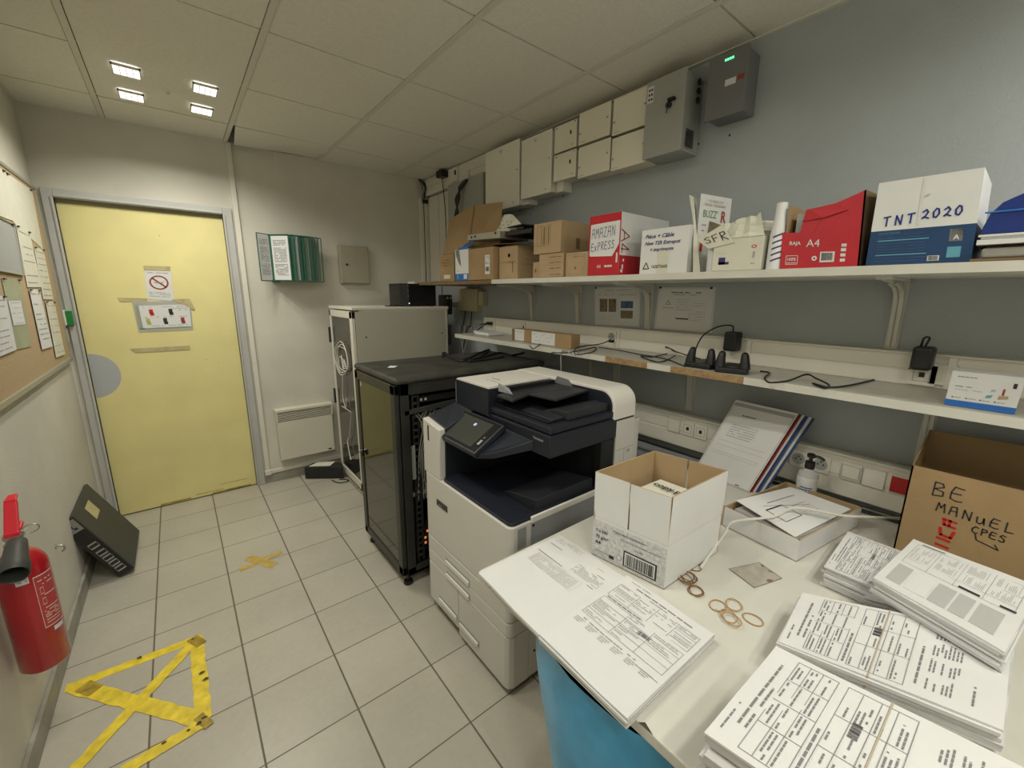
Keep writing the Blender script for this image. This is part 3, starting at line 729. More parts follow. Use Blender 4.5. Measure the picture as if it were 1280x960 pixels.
for (px, py) in ((704, 245), (873, 180), (912, 169), (663, 268), (678, 255)):
    c = at(px, py, x=XR-.0008); m.disc(lambda u, v: c+V(0, -u, v), 0, 0, .005, n=10)
tag(m.build('screw_holes'), 'scattered small dark screw holes in the blue wall under the boxes', 'holes', None, 'stuff')

# ================================================================== SHELVES
SX, SZ = 1.985, 1.592      # upper shelf front, top
def board(x0, y0, y1, z0, z1, name, lb, mt, emt, gaps=()):
    e = empty(name, (XR, (y0+y1)/2, z0), lb, 'shelf')
    MB(mt).box(x0+.004, XR-.002, y1, y0, z0, z1).build('board', e)
    m = MB(emt); segs = []; cur = y0
    for (a, b) in gaps: segs.append((cur, a)); cur = b
    segs.append((cur, y1))
    for (a, b) in segs: m.box(x0, x0+.0038, b, a, z0, z1)
    m.build('edge_strip', e)
    if gaps:
        g = MB('chipboard')
        for (a, b) in gaps: g.box(x0+.001, x0+.0039, b, a, z0, z1)
        g.build('bare_edge', e)
    return e
board(SX, -1.60, -4.6, SZ-.024, SZ, 'wall_shelf', 'long white upper shelf loaded with boxes on the blue wall', 'shelf_white', 'shelf_white')
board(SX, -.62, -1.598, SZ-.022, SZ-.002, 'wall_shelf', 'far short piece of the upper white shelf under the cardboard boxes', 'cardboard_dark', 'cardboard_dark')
LX, LZ = 2.075, 1.222
board(LX, -1.02, -4.6, LZ-.026, LZ, 'wall_shelf', 'narrow white lower shelf with chipped wooden edge holding the chargers', 'laminate', 'shelf_white', ((-2.40, -2.63), (-2.74, -3.03)))
def bracket(y, ztop, zfoot, reach, lb, grp, w=.028):
    m = MB('shelf_white'); t = .004
    m.box(XR-.008, XR, y-w/2, y+w/2, zfoot, ztop); m.box(XR-reach, XR, y-w/2, y+w/2, ztop-.008, ztop)
    n = 10; pr = [(XR-.004, zfoot)]
    for k in range(n+1):
        a = k/n; px_ = XR-.012-.03*a-(reach-.05)*max(0, (a-.45)/.55)**3.2; pz = zfoot+.01+(ztop-zfoot-.022)*(1-(1-a)**1.6); pr.append((px_, pz))
    pr += [(XR-reach, ztop-.004), (XR-.004, ztop-.004)]
    m.slab([(x, y-t/2, z) for x, z in pr], (0, t, 0))
    
    # rounded flange
    for k in range(1, n+1):
        a, b = pr[k], pr[k+1]
        if k < n: m.slab([(a[0], y-w*.36, a[1]), (b[0], y-w*.36, b[1]), (b[0], y+w*.36, b[1]), (a[0], y+w*.36, a[1])], (.003, 0, .0))
    m.box(XR-.0095, XR-.008, y-.008, y-.002, zfoot+.012, zfoot+.018, 'soot_and_shade'); m.box(XR-.0095, XR-.008, y-.008, y-.002, ztop-.055, ztop-.049, 'soot_and_shade')
    return tag(m.build('shelf_bracket'), lb, 'bracket', grp)
for y, lb in ((-1.471, 'white bracket under the upper shelf, furthest from the camera'), (-1.896, 'white bracket under the upper shelf, second from the far end'), (-2.385, 'white bracket under the upper shelf between the two posters'), (-3.354, 'large white bracket under the upper shelf above the black adapter')):
    bracket(y, SZ-.024, 1.334, .30, lb, 'brackets under the upper shelf', .036)
for y, lb in ((-2.03, 'white lower shelf bracket above the printer back, further one'), (-2.21, 'white lower shelf bracket above the printer, nearer one'), (-2.655, 'white lower shelf bracket behind the tall white carton'), (-3.49, 'white lower shelf bracket behind the brown marked box')):
    bracket(y, LZ-.026, .955, .26, lb, 'brackets under the lower shelf', .034)
# trunkings on the right wall
def trunking(y0, y1, z0, z1, lb, d=.05):
    e = empty('wall_trunking', (XR, (y0+y1)/2, z0), lb, 'trunking')
    m = MB('trunk_white'); m.box(XR-d, XR, y1, y0, z0, z1-.008); m.box(XR-d-.004, XR, y1, y0, z1-.008, z1)
    h = (z1-z0); m.box(XR-d-.003, XR-d, y1, y0, z0+.003, z0+h*.46); m.box(XR-d-.003, XR-d, y1, y0, z0+h*.5, z1-.014)
    m.build('channel', e, bevel=.0015); return e
t1 = trunking(-.95, -4.6, LZ, 1.333, 'wide white cable trunking behind the lower shelf')
t2 = trunking(-2.2, -4.6, .776, .937, 'wide white cable trunking with sockets above the white table', .06)
def socket(parent, y, z, xf, kind='fr', w=.045):
    m = MB('trunk_white'); m.box(xf-.006, xf, y-w, y+w, z-.034, z+.034)
    fn = lambda u, v: V(xf-.0066, y-u, z+v)
    if kind == 'fr':
        m.disc(fn, 0, 0, .021, 'grey_metal'); f2 = lambda u, v: fn(u, v)+V(-.0004, 0, 0); m.ring(f2, 0, 0, .021, .003, 'ink_soft')
        for (u, v) in ((-.009, 0), (.009, 0), (0, .010)): m.disc(f2, u, v, .0035, 'ink', 8)
    elif kind == 'sq':
        m.frame(fn, -.02, -.02, .02, .02, .002, 'ink_soft'); m.rect(fn, -.007, -.007, .007, .009, 'black')
    elif kind == 'sw':
        m.box(xf-.010, xf-.006, y-.024, y+.024, z-.022, z+.022); m.frame(lambda u, v: V(xf-.0104, y-u, z+v), -.028, -.026, .028, .026, .0015, 'ink_soft')
    elif kind == 'red':
        m.box(xf-.010, xf-.006, y-.026, y+.026, z-.028, z+.028, 'outlet_red')
    elif kind == 'plain':
        m.frame(fn, -w, -.033, w, .033, .0015, 'ink_faint')
    return m.build('socket', parent, bevel=.0015)
XT = XR-.063
for y, k in ((-2.692, 'sq'), (-2.756, 'sq'), (-2.62, 'plain'), (-3.158, 'fr'), (-3.232, 'fr'), (-3.325, 'sw'), (-3.39, 'plain'), (-3.462, 'red')): socket(t2, y, .878, XT, k, .03)
XT1 = XR-.053
socket(t1, -2.198, 1.283, XT1, 'fr', .028); socket(t1, -2.20, 1.245, XT1, 'plain', .02); socket(t1, -3.452, 1.262, XT1, 'sq', .035); socket(t1, -1.44, 1.285, XT1, 'sq', .02); socket(t1, -3.50, 1.27, XT1, 'plain', .03)
for yj in (-1.10, -2.242, -2.915, -3.515): MB('trunk_white').box(XR-.06, XR-.052, yj-.009, yj+.009, LZ+.002, 1.325).build('joint_cover', t1, bevel=.001)
m = MB('cable_black'); m.tube([(XR-.075, -2.25, .752), (XR-.08, -2.9, .753), (XR-.075, -3.2, .752), (XR-.08, -3.9, .753)], .006, smooth_n=6)
tag(m.build('floor_cable', smooth=True), 'dark cable lying along the foot of the lower trunking', 'cable')

# posters
def poster(px, lb, kind):
    a = [at(x, y, x=XR-.002) for x, y in px]; m = MB('paper'); m.slab([a[3], a[2], a[1], a[0]], (.0012, 0, 0)); fn = Q(a[3], a[2], a[1], a[0], V(-.0008, 0, 0))
    m.frame(fn, .02, .02, .98, .98, .008, 'ink_faint')
    if kind == 0:
        words(m, fn, .25, .85, .92, .02, 'ink_soft'); 
        for u0 in (.08, .55): words(m, fn, u0+.02, u0+.36, .80, .02, 'ink_soft')
        m.rect(fn, .12, .36, .30, .70, 'photo_brown'); m.rect(fn, .33, .36, .50, .70, 'photo_brown'); m.frame(fn, .07, .08, .52, .86, .006, 'ink_faint'); m.frame(fn, .56, .08, .92, .86, .006, 'ink_faint')
        m.rect(fn, .60, .46, .86, .64, 'photo_blue'); m.rect(fn, .60, .2, .86, .40, 'photo_brown')
        for v in (.3, .25, .2, .15): words(m, fn, .1, .28, v, .012, 'ink_faint'); words(m, fn, .32, .5, v, .012, 'ink_faint')
    else:
        words(m, fn, .25, .78, .88, .03, 'ink_mid'); words(m, fn, .3, .75, .83, .02, 'ink_soft')
        m.stroke(fn, [(.17, .60), (.21, .70), (.25, .60), (.17, .60)], .012, 'ink_mid'); words(m, fn, .12, .32, .52, .02, 'ink_soft')
        for v in (.72, .66, .60, .54, .48): words(m, fn, .36, .58, v, .008, 'ink_soft', .9, wl=(.05, .12)); m.stroke(fn, [(.36, v), (.58, v+.03)], .004, 'ink_faint')
        m.frame(fn, .62, .28, .86, .70, .005, 'ink_faint'); m.frame(fn, .36, .28, .6, .50, .005, 'ink_faint')
        for v in (.64, .58, .45, .40, .34): words(m, fn, .65, .84, v, .012, 'ink_soft')
        m.rect(fn, .38, .26, .6, .29, 'ink'); words(m, fn, .62, .8, .25, .01, 'ink_soft')
    o = tag(m.build('poster'), lb, 'poster')
    for u in (.03, .93): c = fn(u, .99); MB('black').lathe([(.006, 0), (.005, .005)], c, n=10, ax=(-1, 0, 0)).build('pin', o)
poster([(743.5, 359.5), (801, 358), (799, 408.5), (743.5, 406)], 'printed sheet with two brown photos and a blue one pinned under the upper shelf', 0)
poster([(824, 359), (895, 359.5), (889.5, 416), (817.5, 410.5)], 'printed sheet with a triangle diagram pinned under the upper shelf', 1)

# ================================================================== BOXES ON THE UPPER SHELF
Z = SZ+.001
def carton(x0, x1, y0, y1, z0, z1, mt='cardboard'):
    """closed box; y0 is the far side, y1 the side towards the camera"""
    m = MB(mt); m.box(x0, x1, y1, y0, z0, z1); return m
def ffn(x, y0, y1, z0, z1, d=.0008): return lambda u, v: V(x-d, y0+(y1-y0)*u, z0+(z1-z0)*v)
def sfn(y, x0, x1, z0, z1, d=.0008): return lambda u, v: V(x0+(x1-x0)*u, y-d, z0+(z1-z0)*v)
# far left group
m = carton(2.03, 2.22, -.90, -1.10, Z, 1.775, 'cardboard'); f = ffn(2.03, -.90, -1.10, Z, 1.775)
for v in (.8, .7, .6): words(m, f, .2, .8, v, .04, 'cardboard_dark')
m.rect(f, .3, .1, .75, .25, 'paper_cream')
tag(m.build('cardboard_box', bevel=.002), 'small brown box at the far end of the shelf left of the blue printed box', 'box')
m = carton(1.99, 2.2, -1.185, -1.345, Z, 1.79, 'carton_white'); f = ffn(1.99, -1.185, -1.345, Z, 1.79)
m.rect(f, 0, 0, 1, .22, 'bright_blue'); f2 = ffn(1.99, -1.185, -1.345, Z, 1.79, .0014); m.rect(f2, .65, .05, .9, .2, 'paper'); m.disc(f2, .2, .12, .07, 'cyan_print')
m.rect(f, .25, .98, 1, 1.06, 'bright_blue'); m.poly([f2(.05, .98), f2(.32, 1.0), f2(.42, .62), f2(.46, .45), f2(.3, .55), f2(.1, .8)], 'ink_mid'); m.text(f2, .15, .3, .06, 'papier', 'ink_green', shear=.3)
m.slab([(1.992, -1.23, 1.79), (1.992, -1.335, 1.79), (2.05, -1.335, 1.835), (2.05, -1.23, 1.83)], (0, 0, .002), 'bright_blue')
tag(m.build('paper_box', bevel=.002), 'white and bright blue paper box between brown boxes on the upper shelf', 'box')
e = empty('cardboard_box', (2.1, -1.5, Z), 'brown cardboard box with a white barcode label beside the blue printed box', 'box')
m = carton(1.985, 2.26, -1.352, -1.615, Z, 1.78); m.build('carton', e, bevel=.002)
m = MB('paper'); f = ffn(1.985, -1.535, -1.585, 1.625, 1.735); m.rect(f, 0, 0, 1, 1); f2 = ffn(1.985, -1.535, -1.585, 1.625, 1.735, .0014)
for v in (.9, .8, .62, .55): words(m, f2, .1, .9, v, .03, 'ink_mid', wl=(.1, .3))
barcode(m, f2, .15, .15, .85, .38); m.build('label', e)
fl = MB('cardboard_dark'); fl.slab([(1.985, -1.352, 1.781), (2.01, -1.60, 1.79), (2.20, -1.60, 1.83), (2.20, -1.352, 1.80)], (0, 0, .003)); fl.build('flap', e)
m = carton(2.02, 2.32, -1.63, -1.80, Z, 1.775, 'cardboard_light'); f = ffn(2.02, -1.63, -1.80, Z, 1.775)
m.rect(f, .45, .45, .75, .8, 'cardboard_in'); m.disc(f, .55, .72, .06, 'paper_cream'); m.stroke(f, [(.1, .52), (.9, .52)], .015, 'cardboard_dark'); m.rect(f, .72, .2, .76, .5, 'cardboard_dark')
s_ = sfn(-1.80, 2.02, 2.32, Z, 1.775)
for v in (.75, .6, .45): words(m, s_, .15, .8, v, .02, 'cardboard', wl=(.1, .3))
m.slab([(2.0, -1.62, 1.79), (2.0, -1.83, 1.778), (2.25, -1.87, 1.80), (2.25, -1.62, 1.815)], (0, 0, .003), 'cardboard_dark')
tag(m.build('cardboard_box', bevel=.002), 'brown box with bent dark lid left of the three stacked cartons', 'box')
# tall open flaps of cardboard
m = MB('cardboard'); m.slab([(2.06, -.90, 1.78), (2.06, -1.22, 1.79), (2.12, -1.20, 2.08), (2.12, -.90, 2.03)], (.004, 0, 0)); m.slab([(2.06, -1.22, 1.79), (2.12, -1.50, 1.80), (2.14, -1.50, 2.06), (2.12, -1.20, 2.08)], (.004, 0, 0), 'cardboard')
m.slab([(2.055, -1.19, 1.79), (2.055, -1.24, 1.79), (2.117, -1.225, 2.08), (2.117, -1.18, 2.08)], (.002, 0, 0), 'tape_brown')
m.slab([(2.06, -.92, 1.777), (2.06, -1.22, 1.777), (2.30, -1.22, 1.777), (2.30, -.92, 1.777)], (0, 0, .004)); m.slab([(2.30, -.90, 1.78), (2.30, -1.45, 1.79), (2.30, -1.45, 2.0), (2.30, -.90, 1.98)], (.004, 0, 0))
tag(m.build('open_carton', bevel=.001), 'large brown carton with its flaps standing up at the far end of the upper shelf', 'box')
# rack device on top and papers
e = empty('rack_device', (2.15, -1.55, 1.80), 'flat grey rack device lying on the brown boxes of the upper shelf', 'device')
m = MB('aluminium'); m.slab([(2.0, -1.32, 1.838), (2.0, -1.66, 1.822), (2.0, -1.66, 1.862), (2.0, -1.32, 1.872)], (.22, 0, 0)); m.build('case', e, bevel=.002)
m = MB('black'); 
for y in (-1.37, -1.41, -1.62): m.lathe([(.007, 0), (.006, .003)], (2.0, y, 1.853-.0), n=10, ax=(-1, 0, 0))
m.build('port', e)
m = MB('black'); m.slab([(2.03, -1.67, 1.833), (2.03, -1.90, 1.83), (2.26, -1.90, 1.83), (2.26, -1.67, 1.833)], (0, 0, .024)); tag(m.build('laptop', bevel=.003), 'flat black closed device on the brown box left of the stacked cartons', 'device')
m = MB('black'); m.slab([(2.05, -1.66, 1.882), (2.05, -1.80, 1.884), (2.2, -1.83, 1.886), (2.2, -1.66, 1.882)], (0, 0, .004)); tag(m.build('thin_folder'), 'thin black folder on top of the flat grey rack device', 'folder')
m = MB('paper_cream')
g = [[V(2.05+.06*j/5+.01*math.sin(i*1.7+j), -1.53-.17*i/6-.008*j, 1.865+(.105-.10*max(0, (i-2.5)/4))*j/5+.004*math.sin(i*2.1)) for j in range(6)] for i in range(7)]
for i in range(6):
    for j in range(5): m.quad(g[i][j], g[i+1][j], g[i+1][j+1], g[i][j+1])
for i in range(1, 4):
    for j in range(1, 4):
        c = g[i][j]; m.quad(c+V(-.002, 0, 0), c+V(-.002, -.012, 0), c+V(-.002, -.012, .006), c+V(-.002, 0, .006), 'ink_soft')
tag(m.build('crumpled_paper', smooth=True), 'crumpled white printed paper behind the flat grey rack device', 'paper')
# three cartons
def carton3(x0, x1, y0, y1, z0, z1, lb, prints):
    m = carton(x0, x1, y0, y1, z0, z1, 'cardboard_light'); f = ffn(x0, y0, y1, z0, z1); s2 = sfn(y1, x0, x1, z0, z1); prints(m, f, s2); return tag(m.build('cardboard_box', bevel=.002), lb, 'box', 'stacked brown cartons on the upper shelf')
def p1(m, f, s2):
    for (u, w) in ((.15, .14), (.33, .1), (.5, .12)): m.frame(f, u, .25, u+w, .9, .012, 'cardboard_dark')
    m.rect(f, .38, .3, .42, .85, 'cardboard_dark'); m.rect(f, .55, .3, .58, .85, 'cardboard_dark'); m.rect(s2, .30, .15, .38, .5, 'cardboard_dark'); m.rect(f, 0, .28, .04, .34, 'cardboard_dark')
def p2(m, f, s2):
    for v in (.85, .62, .38, .12): words(m, f, .45, .95, v, .03, 'cardboard_dark', 1, wl=(.2, .4)); m.stroke(f, [(0, v-.1), (1, v-.1)], .008, 'cardboard')
def p3(m, f, s2):
    m.frame(f, .08, .1, .85, .9, .01, 'cardboard'); words(m, f, .3, .8, .82, .03, 'cardboard_dark'); m.rect(f, .42, .3, .5, .4, 'cardboard_dark')
    for v in (.8, .6, .4, .2): m.stroke(s2, [(.03, v), (.95, v)], .01, 'cardboard')
carton3(1.995, 2.22, -2.005, -2.178, Z, 1.708, 'small brown carton at the left under the larger carton, next to the gap', p2)
carton3(2.0, 2.23, -2.19, -2.33, Z, 1.703, 'small brown carton at the right under the larger carton, beside the red box', p3)
carton3(1.99, 2.35, -1.965, -2.16, 1.71, 1.858, 'larger brown carton lying across the two small cartons', p1)
m = carton(2.02, 2.2, -1.93, -1.985, Z, 1.675, 'cardboard_light'); f = ffn(2.02, -1.93, -1.985, Z, 1.675); m.disc(f, .4, .45, .12, 'cardboard_dark'); m.rect(f, .35, .45, .45, .6, 'cardboard_dark')
tag(m.build('cardboard_box', bevel=.002), 'narrow brown carton squeezed left of the stacked cartons', 'box')
# red and white A4 box
y0, y1, x0, x1, z1 = -2.345, -2.515, 1.985, 2.34, 1.845
e = empty('paper_box', (x0, y0, Z), 'red and white A4 paper box with a large handwritten white label on its front', 'box')
m = carton(x0, x1, y0, y1, Z, z1, 'carton_white'); f = ffn(x0, y0, y1, Z, z1); s2 = sfn(y1, x0, x1, Z, z1)
m.rect(f, 0, 0, 1, 1, 'box_red'); m.rect(s2, 0, 0, 1, .32, 'box_red')
f2 = ffn(x0, y0, y1, Z, z1, .0014); s3 = sfn(y1, x0, x1, Z, z1, .0014)
m.text(s3, .03, .21, .11, 'COPY.DAY', 'sign_red', sx=1.4, wscale=1)
m.text(f2, .3, .12, .09, '44', 'paper', sx=.67); words(m, f2, .55, .8, .15, .035, 'paper', 1, wl=(.06, .1)); words(m, f2, .1, .24, .14, .015, 'ink_red')
m.rect(f2, .9, .2, .95, .36, 'paper'); m.rect(s3, .06, .22, .09, .26, 'paper'); m.rect(s3, .05, .1, .08, .17, 'paper'); m.rect(s3, .03, .04, .07, .09, 'paper'); words(m, s3, .2, .42, .13, .015, 'ink_red')
# sideways letters A 4
rot = lambda u, v: s3(v, u)
m.stroke(s3, [(.0, .42), (0, .68)], .001, 'ink_navy')
m.stroke(s3, [(.01, .73), (.17, .63), (.01, .54)], .018, 'sign_red', 1.4); m.stroke(s3, [(.07, .70), (.07, .57)], .018, 'sign_red', 1.4)
m.stroke(s3, [(.04, .36), (.04, .50), (.17, .42), (.02, .42)], .018, 'sign_red', 1.4)
m.build('carton', e, bevel=.002)
m = MB('paper_cream'); m.poly([f2(.04, .36), f2(.06, .33), f2(.78, .31), f2(.97, .5), f2(.97, .87), f2(.05, .86)], 'carton_white'); f3 = ffn(x0, y0, y1, Z, z1, .002)
m.hand(f3, .10, .62, .16, 'AMAZAN', .013, 'ink_navy', .84, sx=1.05, slope=.03); m.hand(f3, .09, .41, .13, 'ExPRESS', .013, 'ink_navy', .84, sx=1.0, slope=.04)
m.build('label', e)
# white box with cable note
y0, y1, x0, x1, z1 = -2.595, -2.80, 2.02, 2.25, 1.765
e = empty('shipping_box', (x0, y0, Z), 'white box with three handwritten lines and a triangle, right of the red and white box', 'box')
m = carton(x0, x1, y0, y1, Z, z1, 'carton_white'); f = ffn(x0, y0, y1, Z, z1); f2 = ffn(x0, y0, y1, Z, z1, .0014)
m.rect(f, .38, 0, .62, .55, 'paper_cream'); m.text(f2, .08, .80, .12, 'Pièce + Câble', 'ink_navy', sx=1.1, shear=.3, bold=.02); m.text(f2, .08, .65, .115, 'New TSR Entrepot', 'ink_navy', sx=1.2, shear=.3, bold=.02); m.text(f2, .2, .51, .11, '+ imprimante', 'ink_navy', sx=1.2, shear=.3, bold=.02)
m.stroke(f2, [(.08, .12), (.145, .26), (.21, .12), (.08, .12)], .018, 'ink'); m.text(f2, .26, .13, .10, '162875668', 'ink', sx=1.3, bold=.01)
m.build('carton', e, bevel=.002)
# brochures standing
e = empty('brochure', (2.08, -2.83, Z), 'tall white brochure with green and red letters standing between white boxes', 'brochure')
a, b, c, d = at(866.5, 342, x=2.05), at(905, 336, x=2.16), at(903.5, 250.5, x=2.16), at(869.5, 243, x=2.05)
c.x, c.y = b.x, b.y; d.x, d.y = a.x, a.y; a = V(a.x, a.y, Z); b = V(b.x, b.y, Z)
m = MB('paper'); m.slab([a, b, c, d], (.004, .003, 0)); f = Q(a, b, c, d, V(-.0012, -.0010, 0))
m.text(f, .12, .72, .13, 'BUZZ\'', 'ink_green', sx=.46, wscale=.62); m.text(f, .70, .68, .20, 'R', 'sign_red', sx=.5, wscale=.65, bold=.03); m.poly([f(.3, .35), f(.98, .4), f(.98, .62), f(.35, .68)], 'photo_brown')
for v in (.62, .55): words(m, f, .12, .28, v, .02, 'ink_soft')
for v in (.88, .93): words(m, f, .15, .85, v, .03, 'ink_faint', .7)
m.rect(f, .12, .28, .2, .4, 'ink_red')
m.build('cover', e)
m = MB('paper_cream'); a2, b2, c2, d2 = V(2.04, -2.845, Z), V(2.03, -2.822, Z), at(867, 246, x=2.05), at(861.5, 243.5, x=2.05); m.slab([a2, b2, c2, d2], (.08, .03, 0)); m.build('loose_sheets', e)
m = MB('paper'); m.lathe([(.026, 0), (.027, .115)], (2.04, -2.895, Z), n=24); m.tube([(2.04, -2.895, Z+.1155), (2.04, -2.895, Z+.117)], .018, 'ink_soft')
tag(m.build('paper_roll', smooth=True), 'short white roll standing left of the crushed white box', 'roll')
# crushed white box (SFR)
y0, y1, x0, x1, z1 = -2.905, -3.066, 2.0, 2.22, 1.70
e = empty('crushed_box', (x0, y0, Z), 'crushed white box with open crumpled flaps and black handwriting on one flap', 'box')
m = carton(x0, x1, y0, y1, Z, z1, 'paper_cream'); f = ffn(x0, y0, y1, Z, z1)
m.rect(f, .14, .20, .28, .42, 'ink_navy'); m.rect(f, .14, .20, .36, .28, 'ink_navy'); m.rect(f, .82, .36, .86, .55, 'ink_soft'); m.ring(f, .83, .70, .04, .02, 'ink_red'); words(m, f, .12, .28, .55, .015, 'ink_faint'); words(m, f, .8, .88, .2, .03, 'ink_soft')
m.build('carton', e, bevel=.003)
def crump(a, b, c, d, mt='paper_cream', amp=.008, n=7, name='flap', par=None, smooth=True):
    f = Q(a, b, c, d); m = MB(mt); nn = ((V(b)-V(a)).cross(V(d)-V(a))).normalized(); gg = {}
    for i in range(n+1):
        for j in range(n+1): gg[i, j] = f(i/n, j/n)+nn*(amp*math.sin(i*1.9+j*1.3)*math.sin(j*1.1-i*.6+1) if 0 < j else 0)
    for i in range(n):
        for j in range(n): m.quad(gg[i, j], gg[i+1, j], gg[i+1, j+1], gg[i, j+1])
    return m, lambda u, v: f(u, v)+nn*0
m, f = crump((x0-.002, y0-.0, z1), (x0-.002, y1, z1), at(951, 266, x=2.05), at(910, 279, x=2.05)); m.build('flap', e, smooth=True)
q = [at(u, v, x=x0-.004) for u, v in ((886, 311), (871, 300), (903, 280.5), (918, 303))]
m2 = MB('paper_cream'); m2.slab(q, (.002, 0, 0)); f2 = Q(*[at(u, v, x=x0-.005) for u, v in ((881, 306), (915, 300), (908, 285), (876, 298))])
m2.hand(f2, .06, .12, .72, 'SFR', .08, 'ink', .8, sx=1.9); m2.build('flap', e)
m, f = crump((x0+.1, y0, z1), (x0+.1, y1, z1), (x0+.12, y1, z1+.06), (x0+.12, y0, z1+.07)); m.build('flap', e, smooth=True)
# striped cup / rolled poster
e = empty('poster_tube', (2.02, -3.098, Z), 'white tube with dark blue stripes standing next to the red paper box', 'tube')
m = MB('carton_white'); cxx, cyy = 2.02, -3.098; h = .20
prof = [(.023, 0), (.023, .08), (.022, .11), (.017, .15), (.0155, .18), (.0155, h), (.012, h+.001), (.012, h-.02)]
m.lathe(prof, (cxx, cyy, Z), n=28); m.build('tube', e, smooth=True)
m = MB('ink_navy')
for k in range(5):
    z0 = Z+.022+k*.018
    for i in range(12):
        t0 = math.radians(165+i*11); t1 = math.radians(165+(i+1)*11); s0, s1 = .014*math.sin((i/12)*1.6), .014*math.sin(((i+1)/12)*1.6); r = .0235
        m.quad((cxx+r*math.cos(t0), cyy+r*math.sin(t0), z0+s0), (cxx+r*math.cos(t1), cyy+r*math.sin(t1), z0+s1), (cxx+r*math.cos(t1), cyy+r*math.sin(t1), z0+s1+.006), (cxx+r*math.cos(t0), cyy+r*math.sin(t0), z0+s0+.004))
m.build('stripe', e)
# red RAJA A4 box
y0, y1, x0, x1 = -3.165, -3.335, 2.005, 2.25
e = empty('paper_box', (x0, y0, Z), 'red A4 paper box with torn opening left of the blue and white box', 'box')
zt0, zt1 = 1.72, 1.795
m = MB('box_red')
a0, a1 = V(x0, y0, Z), V(x0, y1, Z)
a0 = at(975, 339, x=x0); a0.z = Z; a1 = at(1073, 337, x=x0); a1.z = Z
q = [a0, a1, at(1083, 237, x=x0), at(1040, 256, x=x0), at(1008, 262, x=x0), at(1000, 291, x=x0), at(978, 291, x=x0)]
m.slab(q, (.004, 0, 0)); yb1 = a1.y; 
m.slab([a1, a1+V(.24, 0, 0), V(2.24, yb1-.01, 1.79), at(1083, 237, x=x0)], (0, .004, 0), 'cardboard_dark')
f = Q(a0, a1, at(1079, 290, x=x0), at(979, 291, x=x0), V(-.001, 0, 0))
m.text(f, .10, .66, .14, 'RAJA', 'paper', sx=2, bold=.02); m.text(f, .33, .60, .30, 'A4', 'paper', sx=2)
for v in (.78, .68, .60): words(m, f, .6, .82, v, .012, 'ink_red')
m.rect(f, .52, .15, .70, .45, 'paper'); fb = Q(a0, a1, at(1079, 290, x=x0), at(979, 291, x=x0), V(-.0016, 0, 0)); barcode(m, fb, .54, .2, .68, .42)
m.ring(f, .45, .27, .05, .04, 'paper', sx=2, n=12); m.text(f, .08, .22, .12, '100%', 'paper', sx=2, bold=.02); m.frame(f, .07, .12, .23, .36, .014, 'paper', 2); words(m, f, .08, .22, .16, .02, 'paper', wl=(.02, .05))
for v in (.15, .3, .45, .58): m.rect(f, .77, v, .83, v+.09, 'paper')
m.stroke(f, [(.42, 1.0), (.52, 1.6)], .006, 'sign_red')
m.build('front_panel', e)
m = MB('cardboard'); m.slab([(x0+.004, a0.y, Z), (x0+.24, a0.y, Z), (x0+.24, a0.y, 1.78), (x0+.004, a0.y-.0, 1.78)], (0, -.004, 0)); m.slab([(x0+.24, a0.y, Z), (x0+.24, yb1, Z), (x0+.24, yb1, 1.80), (x0+.24, a0.y, 1.79)], (.003, 0, 0)); m.box(x0+.004, x0+.24, yb1+.004, a0.y-.004, Z, Z+.003)
m.box(x0+.02, x0+.22, a0.y-.10, a0.y-.02, Z+.003, 1.755, 'paper_grey')
m.build('inner_walls', e)
m = MB('box_red'); p, q_, r = at(1040, 256, x=x0), at(1083, 237, x=x0), at(1003, 277, x=x0)
m.slab([r, at(1012, 262, x=x0-.003), at(1045, 254, x=x0-.003), at(1060, 262, x=x0-.002), at(1030, 272, x=x0-.003)], (-.003, 0, 0)); m.build('torn_flap', e)
# TNT box
a0, a1, a2, a3 = at(1081, 336, x=2.0), at(1213, 330, x=2.0), at(1231.5, 209, x=1.99), at(1099, 229, x=1.99)
e = empty('paper_box', (2.0, (a0.y+a1.y)/2, Z), 'tall white and dark blue box with blue handwriting on the upper shelf', 'box')
a0.z = Z; a1.z = Z; D = V(.225, 0, .0)
m = MB('carton_white'); b0, b1 = a0+(a3-a0)*.42, a1+(a2-a1)*.42
m.slab([a0, a1, b1, b0], D, 'box_blue'); m.slab([b0, b1, a2, a3], D, 'carton_white')
f = Q(a0, a1, a2, a3, V(-.0008, 0, 0)); f2 = Q(a0, a1, a2, a3, V(-.0014, 0, 0))
for k, v in enumerate((.36, .325, .29, .255, .22, .185, .15, .115, .08, .045)): m.rect(f, .09, v, .09+(.55 if k % 3 else .48)*random.uniform(.85, 1.05), v+(.012 if k in (2, 7) else .005), 'cyan_print' if k in (2, 7) else 'photo_blue')
m.text(f, .09, .378, .022, 'MULTIFUNCTION PAPER', 'cyan_print', sx=1.1)
m.rect(f, .78, .24, .90, .38, 'slate_metal'); m.rect(f, .80, .30, .9, .38, 'cyan_print'); m.text(f2, .82, .26, .075, 'A', 'paper', sx=1, bold=.03); m.rect(f, .78, .06, .90, .18, 'cyan_print'); m.rect(f, .61, .03, .72, .09, 'paper'); barcode(m, f2, .62, .035, .71, .085, n=10)
m.hand(f2, .12, .47, .11, 'TNT', .018, 'ink_blue', 1.12, sx=1.02, slope=.05); m.hand(f2, .50, .52, .10, '2020', .018, 'ink_blue', .98, sx=.98, slope=.02)
m.rect(f, .46, .45, .485, .98, 'paper'); m.poly([f2(.49, .78), f2(.53, .80), f2(.55, .79), f2(.51, .765)], 'ink_faint')
m.build('carton', e, bevel=.002)
